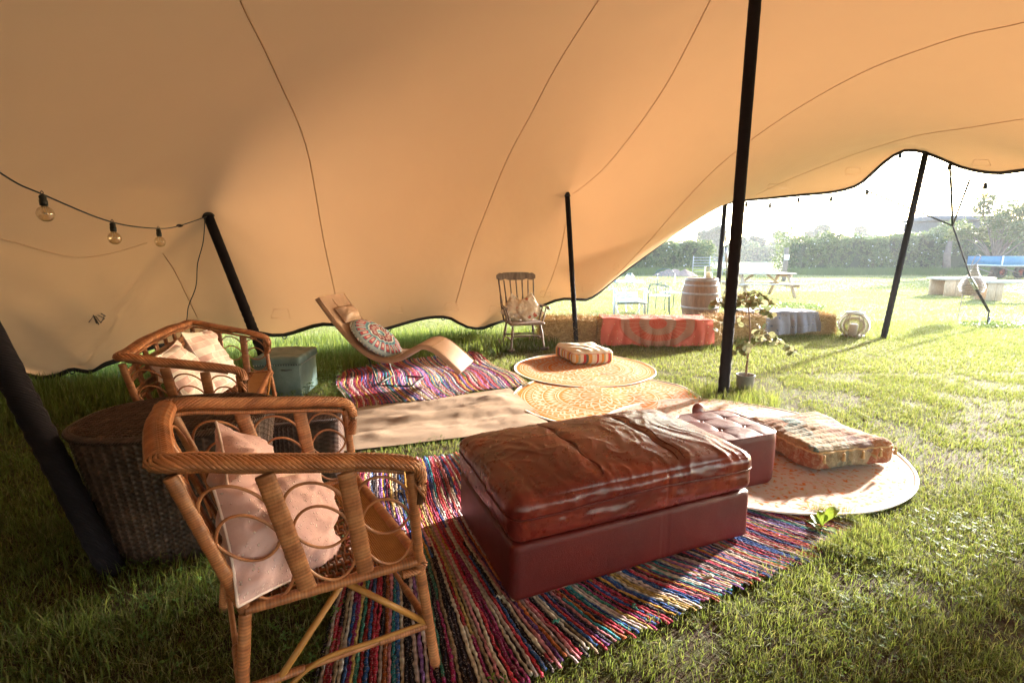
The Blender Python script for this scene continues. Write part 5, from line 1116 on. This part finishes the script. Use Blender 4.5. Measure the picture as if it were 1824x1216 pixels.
# white bistro table and ornament
wt = thing('bistro_table', 'white round metal bistro table with scrolled legs out on the grass', 'table', (2.75, 11.9, 0))
b = MB(); b.lathe([(.02, .70), (.44, .70), (.45, .712), (.44, .725), (.02, .725)], 40); b.build('table_top', M['white_paint'], wt)
for k in range(3):
    a_ = k*2*PI/3+.5; u_ = np.array([math.cos(a_), math.sin(a_), 0]); b = MB(); b.tube(spline(np.array([(0, 0, .40)+u_*.02, (0, 0, .55)+u_*.08, (0, 0, .66)+u_*.22, (0, 0, .70)+u_*.30]), 20), .011, 6, up=np.cross(u_, Z_)); b.tube(spline(np.array([(0, 0, .40)+u_*.02, (0, 0, .25)+u_*.06, (0, 0, .08)+u_*.22, (0, 0, 0)+u_*.30]), 20), .011, 6, up=np.cross(u_, Z_))
    scroll(b, u_*.26+Z_*.58, .09, 1.5, 1.4, u_, Z_, .009); scroll(b, u_*.24+Z_*.16, .09, -1.5, -1.3, u_, Z_, .009); b.build('scrolled_leg', M['white_paint'], wt)
b = MB(); b.lathe([(.03, .36), (.035, .40), (.03, .44)], 12); b.build('collar', M['white_paint'], wt)
og = thing('glass_globe_lantern', 'small round glass lantern with a dark lid on the white bistro table', 'lantern', (2.85, 11.85, .725))
b = MB(); b.lathe(spline([(.03, 0), (.085, .03), (.10, .09), (.08, .145), (.05, .165)], 20), 24, cap=False); b.build('glass_globe', M['clear_glass'], og)
b = MB(); b.lathe([(.055, .16), (.058, .185), (.03, .19)], 20); b.build('lid', M['dark_metal'], og); b = MB(); b.lathe([(.025, .005), (.025, .09), (.003, .092)], 14); b.build('candle', M['wax'], og)
# white slatted folding chair seen from behind the throw
wc_ = thing('white_garden_chair', 'white metal slatted armchair beside the bistro table, seen over the red throw', 'garden chair', (2.50, 10.35, 0), R(4))
for sx in (-1, 1):
    b = MB(); b.beam((sx*.33, -.05, 0), (sx*.33, -.02, .62), .05, .03); b.tube(spline(np.array([(sx*.33, -.14, .56), (sx*.33, -.08, .63), (sx*.33, .10, .64), (sx*.33, .34, .60)]), 12), .028, 8, flat=.6); b.build('arm_and_leg', M['white_paint'], wc_)
    b = MB(); b.tube(np.array([(sx*.28, -.1, .38), (sx*.20, .20, .02)]), .012, 6); b.tube(np.array([(sx*.20, -.1, .02), (sx*.28, .20, .38)]), .012, 6); b.build('crossed_leg', M['white_paint'], wc_)
for k in range(5): b = MB(); b.beam((-.27, -.18+k*.085, .39+.008*k), (.27, -.18+k*.085, .39+.008*k), .072, .018, bev=.004); b.build('seat_slat', M['white_paint'], wc_)
for k in range(3): b = MB(); b.beam((-.27, .26+.02*k, .45+k*.045), (.27, .26+.02*k, .45+k*.045), .03, .03, bev=.006); b.build('back_slat', M['white_paint'], wc_)
b = MB(); b.beam((-.32, -.21, .36), (.32, -.21, .36), .03, .03); b.build('front_rail', M['dark_metal'], wc_)
# dark metal scrolled armchair
def metal_chair(loc, rz_, label, low=False):
    t = thing('metal_garden_chair', label, 'garden chair', loc, rz_)
    for sx in (-1, 1):
        b = MB(); b.tube(spline(np.array([(sx*.24, -.24, 0), (sx*.24, -.24, .40), (sx*.24, -.24, .58), (sx*.25, -.18, .68), (sx*.25, .05, .66), (sx*.24, .22, .62)]), 30), .010, 6, up=(1, 0, 0)); b.tube(np.array([(sx*.24, .24, 0), (sx*.24, .22, .42), (sx*.24, .24, .62 if low else .88)]), .010, 6, up=(1, 0, 0)); scroll(b, (sx*.245, -.13, .52), .085, 1.2, 1.3, Y_, Z_, .006); b.build('arm_frame', M['dark_metal'], t)
    b = MB(); b.lathe([(.24, .41), (.25, .42), (.24, .43)], 24); b.build('seat', M['white_paint'], t)
    if low: return t
    b = MB(); P = np.array([(-.24, .30, .86)]+[(.24*math.cos(a), .31, .88+.12*math.sin(a)) for a in np.linspace(PI, 0, 16)]); b.tube(P, .010, 6, up=(0, 1, 0))
    for k in range(4): x_ = -.15+k*.1; b.tube(np.array([(x_-.05, .26, .55), (x_-.05, .30, .85), (x_, .31, .93), (x_+.05, .30, .85), (x_+.05, .26, .55)]), .006, 6, up=(0, 1, 0))
    b.build('scrolled_back', M['dark_metal'], t); return t
metal_chair((3.42, 11.3, 0), R(-105), 'dark metal scrolled armchair left of the barrel, side on', True)
metal_chair((3.95, 12.2, 0), R(10), 'metal chair with arched back just showing above the barrel top')

# weathered timber
_n = NT('silvered_timber'); n1 = _n.noise(10, 5, .6, _n.scale((1, 4, 4))); _n.set(_n.ramp(n1, [(.3, (.34, .29, .25)), (.7, (.52, .46, .40))]), .7, .25).bump(n1, .003); M['timber'] = _n.m
_n = NT('tan_timber'); n1 = _n.noise(10, 5, .6, _n.scale((4, 4, 1))); _n.set(_n.ramp(n1, [(.3, (.36, .25, .15)), (.7, (.50, .37, .25))]), .7, .25).bump(n1, .003); M['timber_tan'] = _n.m
pb = thing('picnic_table', 'grey weathered wooden picnic table out on the sunny lawn', 'picnic table', (8.05, 15.9, 0), R(3))
for k in range(5): b = MB(); b.beam((-.98, -.30+k*.15, .74), (.98, -.30+k*.15, .74), .14, .035, bev=.004); b.build('top_plank', M['timber'], pb)
for sy in (-1, 1):
    for k in (0, 1): b = MB(); b.beam((-1.0, sy*(.66+k*.13), .43), (1.0, sy*(.66+k*.13), .43), .12, .035, bev=.004); b.build('seat_plank', M['timber'], pb)
for sx in (-1, 1):
    for sy in (-1, 1): b = MB(); b.beam((sx*.78, sy*.26, .72), (sx*.78, sy*.72, 0), .05, .10, up=(1, 0, 0)); b.build('leg', M['timber_tan'], pb)
    b = MB(); b.beam((sx*.83, -.80, .37), (sx*.83, .80, .37), .05, .09); b.build('cross_bearer', M['timber_tan'], pb); b = MB(); b.beam((sx*.83, -.36, .68), (sx*.83, .36, .68), .05, .08); b.build('cross_bearer', M['timber_tan'], pb)
    b = MB(); b.beam((sx*.70, 0, .37), (sx*.24, 0, .70), .08, .05); b.build('diagonal_brace', M['timber_tan'], pb)
wl = thing('white_lantern', 'small white house-shaped lantern on the picnic table', 'lantern', (8.17, 15.85, .762))
for sx in (-1, 1):
    for sy in (-1, 1): b = MB(); b.beam((sx*.08, sy*.08, 0), (sx*.08, sy*.08, .22), .016, .016); b.build('corner_post', M['white_paint'], wl)
b = MB(); b.box((0, 0, .006), (.20, .20, .012)); b.build('base', M['white_paint'], wl); b = MB(); b.box((0, 0, .27), (.21, .21, .09), taper=.25); b.tube(np.array([(-.02, 0, .31), (0, 0, .345), (.02, 0, .31)]), .004, 5); b.build('roof', M['white_paint'], wl)
for a_ in (0, PI/2): 
    for s_ in (-1, 1): b = MB(); b.box((0, s_*.078, .12), (.145, .003, .20)) if a_ == 0 else b.box((s_*.078, 0, .12), (.003, .145, .20)); b.build('pane', M['clear_glass'], wl)
b = MB(); b.lathe([(.03, .012), (.03, .11), (.003, .115)], 14); b.build('candle', M['wax'], wl)
# low timber benches at the right
def block_bench(loc, rz_, L, label, legs=((-.42, .5), (.42, .35)), w=.75, h=.50):
    t = thing('timber_bench', label, 'bench', loc, rz_, 'low timber benches at the right')
    for k in range(3): b = MB(); b.beam((-L/2, (k-1)*w/3, h), (L/2, (k-1)*w/3, h), w/3-.01, .07, bev=.006); b.build('top_plank', M['timber'], t)
    for fx, lw in legs:
        for k in range(2): b = MB(); b.box((fx*L+(k-.5)*lw*.5, -w*.36, (h-.04)/2), (lw*.48, .06, h-.04), bev=.004); b.build('leg_board', M['timber_tan'], t)
        b = MB(); b.box((fx*L, w*.36, (h-.04)/2), (lw, .06, h-.04), bev=.004); b.build('leg_board', M['timber_tan'], t)
    return t
block_bench((14.95, 16.3, 0), R(8), 1.9, 'low timber bench, the left one at the right edge, beyond the guy rope', ((-.26, .75), (.30, .5)), .7, .56)
block_bench((15.25, 14.45, 0), R(-4), 2.6, 'low timber bench, the right one running out of the picture below the blue trailer', ((-.40, .42), (.38, .42)), .55, .55)
# hanging teardrop basket on a hook
hb = thing('teardrop_basket_lantern', 'teardrop woven lantern hanging on a thin shepherd hook by the guy rope', 'lantern', (9.75, 10.35, 0)); b = MB()
for k in range(20):
    s_ = (k+.5)/20; rr_ = float(np.interp(s_, [0, .12, .28, .45, .65, .85, 1], [.10, .19, .22, .19, .10, .045, .03])); a = np.linspace(0, 2*PI, 28, endpoint=False); b.tube(np.c_[rr_*np.cos(a), rr_*np.sin(a), np.full(28, .50+s_*.66)], .010, 4, closed=True)
b.build('woven_shell', M['rattan'], hb)
b = MB(); b.tube(spline(np.array([(-.14, .05, 0), (-.10, .05, .7), (-.03, .03, 1.25), (.02, 0, 1.36), (.08, 0, 1.30), (.0, 0, 1.16)]), 30), .009, 6); b.build('hook', M['hoop'], hb)
# blue trailer
_n = NT('blue_paint'); n1 = _n.noise(6, 5, .7); _n.set(_n.ramp(n1, [(.3, (.03, .12, .24)), (.7, (.05, .17, .31))]), .5, .4); M['blue'] = _n.m
tr = thing('blue_trailer', 'small blue farm trailer with red wheel hub in front of the hedge', 'trailer', (27.6, 26.6, 0), R(2))
for k in range(2): b = MB(); b.beam((-2.2+k*2.25, -.9, 1.02), (-.02+k*2.25, -.9, 1.02), .05, .52, up=(0, 0, 1)) if 0 else b.box((-1.1+k*2.24, -.9, .98), (2.18, .05, .46), bev=.01); b.build('side_panel', M['blue'], tr)
b = MB(); b.box((-2.2, 0, .98), (.05, 1.75, .46)); b.build('end_panel', M['blue'], tr); b = MB(); b.box((0, .9, .98), (4.4, .05, .46)); b.build('side_panel', M['blue'], tr); b = MB(); b.box((0, 0, .74), (4.5, 1.85, .05)); b.build('bed', M['white_paint'], tr)
for k in range(3): b = MB(); b.box((-2.16+k*2.2, -.94, .98), (.07, .03, .5)); b.build('stake_pocket', M['white_paint'], tr)
b = MB(); b.beam((-1.9, -.5, .68), (2, -.5, .68), .08, .1); b.beam((-1.9, .5, .68), (2, .5, .68), .08, .1); b.beam((-1.6, -.3, .66), (-.4, -.3, .3), .06, .06); b.beam((-2.6, 0, .62), (-1.6, 0, .3), .05, .05); b.build('chassis', M['hoop'], tr)
for sx, sy in ((-.35, -.75), (-.35, .75), (.75, -.75), (.75, .75)):
    o_ = MB(); o_.lathe([(.17, -.09), (.29, -.10), (.335, -.05), (.335, .05), (.29, .10), (.17, .09)], 30, (sx, sy, .335), M=np.array([[1, 0, 0], [0, 0, 1], [0, -1, 0]]), cap=False); w_ = o_.build('wheel', simple('tyre_rubber', (.02, .02, .02), .8), tr)
    o_ = MB(); o_.lathe([(.17, -.05), (.10, -.02), (.04, -.07), (.005, -.07)][::-1], 24, (sx, sy, .335), M=np.array([[1, 0, 0], [0, 0, 1], [0, -1, 0]])); o_.lathe([(.165, -.06), (.18, -.06), (.18, .06), (.165, .06)], 24, (sx, sy, .335), M=np.array([[1, 0, 0], [0, 0, 1], [0, -1, 0]]), cap=False); o_.build('rim', simple('red_hub', (.45, .05, .03), .5), w_)
M['gate_metal'] = simple('galvanised_gate', (.24, .26, .28), .6, .1)
fg = thing('field_gate', 'pale metal field gate at the end of the left hedge', 'gate', (12.15, 30.5, 0), R(-6))
for k in range(6): b = MB(); b.tube(np.array([(-.9, 0, .25+k*.17), (1.5, 0, .25+k*.17)]), .024, 6); b.build('bar', M['gate_metal'], fg)
for x_ in (-.9, .1, .9, 1.5): b = MB(); b.tube(np.array([(x_, 0, .0), (x_, 0, 1.2)]), .03, 6); b.build('upright', M['gate_metal'], fg)
sp = thing('notice_post', 'grey wooden post with a small white notice beyond the picnic table', 'post', PY(1397, 487, 24)*np.array([1, 1, 0]))
b = MB(); b.box((0, 0, .82), (.16, .14, 1.64), bev=.01); b.build('post', simple('old_post', (.16, .13, .11), .8), sp); b = MB(); b.box((0, -.085, 1.18), (.24, .02, .26), bev=.003); b.build('notice', M['white_paint'], sp)

# ================================================================ HEDGES, TREES, MOUND, SHED ROOF, HILLS
_n = NT('hedge_leaf'); a = _n.attr(); _n.set(a, .5, .35); translucent(_n, _n.mix(.4, a, (.20, .26, .06)), .3); M['leaf'] = _n.m
M['dark_core'] = simple('hedge_inner_twigs', (.035, .045, .02), .9)
M['trunk'] = simple('tree_bark', (.16, .12, .10), .9, .3, 6, .01, 20)
def leaves(name, pts, nrm, size, pal, parent, cols=None):
    n = len(pts); d = RNG.normal(0, 1, (n, 3)); N_ = nrm+RNG.normal(0, .75, (n, 3)); N_ /= np.linalg.norm(N_, axis=1)[:, None]; a = np.cross(N_, d); a /= np.linalg.norm(a, axis=1)[:, None]; c = np.cross(N_, a); s = size*RNG.uniform(.6, 1.3, n)[:, None]
    V = np.stack([pts-a*s, pts-c*s*.5+N_*s*.15, pts+a*s, pts+c*s*.5+N_*s*.15], 1).reshape(-1, 3); q = np.arange(n)*4; pal = np.array(pal)
    cc = pal[RNG.integers(0, len(pal), n)]*RNG.uniform(.7, 1.3, n)[:, None]
    o = fastmesh(name, V, np.c_[q, q+1, q+2, q+3], M['leaf'], np.repeat(cc, 4, 0)); o.parent = parent; return o
HP = [(.06, .10, .03), (.085, .13, .035), (.11, .15, .05), (.05, .085, .03), (.14, .16, .05)]
def hedge(label, x0, x1, y0, y1, h0, h1, thick, n, core=True, blossom=0, trunks=(), size=.085):
    t = thing('hedge', label, 'hedge', ((x0+x1)/2, (y0+y1)/2, 0)); o_ = np.array([(x0+x1)/2, (y0+y1)/2, 0]); u = RNG.uniform(0, 1, n); f_ = RNG.random(n)
    x = x0+(x1-x0)*u; y = y0+(y1-y0)*u; h = h0+(h1-h0)*u+.42*fbm(u*abs(x1-x0)*.9, u*0, h0, 3)
    face = f_ < .62; v = RNG.uniform(0, 1, n); bul = .45*fbm(u*abs(x1-x0)*1.1, v*2.4, 3, 3)
    py = np.where(face, y-thick/2-bul+RNG.normal(0, .07, n), y+RNG.uniform(-thick/2, thick/2, n)); pz = np.where(face, v*h, h+.16*bul+RNG.normal(0, .09, n)+.2*np.abs(RNG.normal(0, .4, n))*(RNG.random(n) < .15))
    endm = RNG.random(n) < .10; px = np.where(endm, np.where(RNG.random(n) < .5, x0, x1)+RNG.normal(0, .22, n), x); py = np.where(endm, y+RNG.uniform(-thick/2, thick/2, n), py); pz = np.where(endm, v*h, pz)
    keep = (~face) | (fbm(u*abs(x1-x0)*2.2, v*5, 8, 3) > -.75); P = np.c_[px, py, np.maximum(pz, .05)][keep]; nr_ = np.where(face[:, None], [0, -1., .35], [0, -.2, 1.])[keep]
    leaves('foliage', P-o_, nr_, size, HP, t)['kind'] = 'stuff'
    m = 60; uu = np.linspace(0, 1, m); b = MB(); V = []
    for q in uu:
        xx = x0+(x1-x0)*q; yy = y0+(y1-y0)*q; hh = (h0+(h1-h0)*q)*.93; V.append([(xx, yy-thick/2+.12, 0), (xx, yy-thick/2+.15, hh*.6), (xx, yy-thick*.3, hh), (xx, yy+thick*.3, hh), (xx, yy+thick/2, 0)])
    b.grid(np.array(V)-o_); b.F += [[4, 3, 2, 1, 0], [(m-1)*5+k for k in range(5)]]; b.build('inner_twigs', M['dark_core'], t, smooth=False)
    if blossom:
        k = RNG.integers(0, len(P), blossom); q = P[k]-o_+[0, -.06, .02]; V = np.repeat(q, 4, 0)+np.tile(np.array([(-.04, 0, -.03), (.04, 0, -.03), (.04, 0, .03), (-.04, 0, .03)]), (blossom, 1)); i_ = np.arange(blossom)*4
        fo = fastmesh('blossom', V, np.c_[i_, i_+1, i_+2, i_+3], M['white_paint']); fo.parent = t; fo['kind'] = 'stuff'
    for tx in trunks: b = MB(); b.tube(np.array([(tx, y0-thick/2-.2, 0), (tx-.1, y0-thick/2-.15, 1.2), (tx+.1, y0-thick/2, 2.2)])-o_, [.28, .2, .12], 10); b.build('trunk', M['trunk'], t)
    return t
hedge('long clipped green hedge across the far right side of the lawn', 19.2, 48, 33.5, 35.5, 2.15, 3.7, 2.0, 52000, blossom=260, trunks=(28.6,))
hedge('shorter clipped green hedge at the far left of the opening, beside the gate', 3.5, 13.3, 34, 34, 1.95, 2.05, 2.0, 22000, blossom=40)
hedge('distant dark hedgerow filling the gap between the two near hedges', 27, 62, 78, 80, 2.2, 2.8, 3.0, 15000, size=.2)
# unmown grass strip along the hedge foot
n = 26000; x = RNG.uniform(3, 48, n); y = RNG.uniform(30.6, 33.2, n); k = ~((x > 13.6) & (x < 18.4)); x, y = x[k], y[k]; n = len(x)
h = RNG.uniform(.15, .55, n); a = RNG.normal(0, .12, (n, 2)); V = np.stack([np.c_[x-.03, y, 0*x], np.c_[x+.03, y, 0*x], np.c_[x+a[:, 0], y+a[:, 1], h]], 1).reshape(-1, 3); q = np.arange(n)*3
tag(fastmesh('rough_grass', V, np.c_[q, q+1, q+2], M['grass'], np.repeat(np.array([(.09, .14, .05), (.11, .17, .06), (.08, .12, .05)])[RNG.integers(0, 3, n)], 3, 0)), 'strip of long rough grass along the foot of the hedges', 'grass', kind='stuff')
def tree(name, label, x, y, h, r, pal, n, trunk_h, size=.16, seed=1, group=None, sparse=False):
    t = thing(name, label, 'tree', (x, y, 0), group=group); rg = random.Random(seed); b = MB()
    b.tube(np.array([(0, 0, -.05), (.05, 0, trunk_h), (0, .05, h*.7)]), [r*.09, r*.06, r*.02], 9); b.build('trunk', M['trunk'], t)
    b = MB(); cl_ = []
    for k in range(11 if not sparse else 20):
        az = rg.uniform(0, 2*PI); el = rg.uniform(-.1, 1.2); rr_ = r*rg.uniform(.45, .95); c_ = np.array([math.cos(az)*math.cos(el)*rr_, math.sin(az)*math.cos(el)*rr_, trunk_h+(h-trunk_h)*.35+math.sin(el)*(h-trunk_h)*.5*rg.uniform(.6, 1.1)])
        s_ = np.array([0, 0, trunk_h*rg.uniform(.7, 1.2)]); b.tube(spline(np.array([s_, s_*.5+c_*.5+[0, 0, .2], c_]), 8), np.linspace(r*.03, r*.008, 8), 5); cl_.append((c_, r*rg.uniform(.28, .5)*(1 if not sparse else .6)))
    b.build('limb', M['trunk'], t); idx = RNG.integers(0, len(cl_), n); C_ = np.array([q[0] for q in cl_])[idx]; Rr_ = np.array([q[1] for q in cl_])[idx]; d = RNG.normal(0, 1, (n, 3)); d /= np.linalg.norm(d, axis=1)[:, None]
    P = C_+d*(Rr_*RNG.uniform(.5, 1.08, n)**.6)[:, None]*np.array([1, 1, .8]); P = P[P[:, 2] > trunk_h*.45]; P = P+.12*r*RNG.normal(0, .25, P.shape); leaves('crown', P, np.tile([0, -.2, .6], (len(P), 1)), size, pal, t)['kind'] = 'stuff'; return t
tree('hawthorn_tree', 'bushy tree with thin bare twigs at the right edge, in front of the hedge', 27.9, 28.5, 5.2, 2.3, [(.12, .13, .05), (.16, .15, .07), (.09, .11, .04)], 9000, .9, .085, 4, sparse=True)
DP = [(.06, .085, .045), (.08, .10, .05), (.05, .07, .04)]
rg = random.Random(8)
for k in range(9):
    x_ = 25.5+k*3.5+rg.uniform(-.6, .6); hgt = rg.uniform(2.6, 4.2)*1.15
    tree('distant_tree', 'hazy distant tree in the tree line seen beyond the picnic table', x_*1.25, 82+rg.uniform(-4, 6), hgt*1.3, hgt*.5, DP, 4200, hgt*.2, .26, 20+k, 'distant trees beyond the picnic table')
mo = MB(); u, v = np.meshgrid(np.linspace(-1, 1, 50), np.linspace(-1, 1, 24), indexing='ij'); hh = np.clip(1-u**2-v**2, 0, 1); mo.grid(np.stack([u*1.4, v*1.1, .38*hh**.8*(1+.3*fbm(u*3, v*3, 2, 3))-.03], -1))
mo_ = mo.build('dirt_mound', simple('bare_earth', (.20, .14, .115), .95, .3, 6, .02, 15)); tag(mo_, 'low mound of bare brown earth in front of the left hedge', 'mound'); mo_.location = (10.0, 30.0, 0)
# dark low shed roof behind the hedge
sh = thing('shed', 'dark shed whose low roof shows above the right hedge', 'shed', (36.0, 40.5, 0)); b = MB(); b.box((0, 0, 1.9), (5.6, 3.6, 3.8)); b.build('wall', simple('dark_boards', (.06, .06, .065), .8), sh)
b = MB(); b.box((0, -.1, 3.95), (6.2, 4.2, .16)); b.box((0, .2, 4.15), (6.0, 2.4, .26), taper=.9); b.build('roof', simple('slate_grey_roof', (.07, .075, .09), .7), sh)
# small weeds on the lawn near the picnic table and behind the bales
def tuft(cx, cy, r, n, h, nm, lab):
    a = RNG.uniform(0, 2*PI, n); q = r*np.sqrt(RNG.random(n)); x = cx+q*np.cos(a)*1.6; y = cy+q*np.sin(a); P = np.c_[x, y, RNG.uniform(.01, h, n)*(1-.5*q/r)]; t = thing(nm, lab, 'weeds', (cx, cy, 0)); o = leaves('leaves', P-[cx, cy, 0], np.tile([0, 0, 1.], (n, 1)), .028, [(.12, .19, .04), (.16, .22, .05), (.10, .15, .03)], t); o['kind'] = 'stuff'
tuft(6.7, 12.6, .9, 1800, .14, 'weed_patch', 'low green weed patch on the lawn in front of the picnic table')
tuft(5.55, 9.2, .45, 900, .30, 'weed_patch', 'yellow-green weeds growing behind the rattan lantern')
tuft(14.7, 12.4, .7, 900, .2, 'weed_patch', 'green weed tufts in front of the right timber bench')
tuft(9.35, 9.25, .45, 500, .12, 'weed_patch', 'small weed tuft around the guy rope peg')

# ================================================================ HAZE
if HAZE > 0:
    b = MB(); b.box((12, 36, 4.0), (160, 160, 10.6)); N = NT('thin_haze'); N.n.remove(N.b); pv = N.new('ShaderNodeVolumePrincipled'); pv.inputs['Density'].default_value = HAZE; pv.inputs['Color'].default_value = (.95, .97, 1, 1); pv.inputs['Anisotropy'].default_value = .25
    N.l.new(pv.outputs[0], N.out.inputs['Volume']); tag(b.build('haze', N.m, smooth=False), kind='stuff')
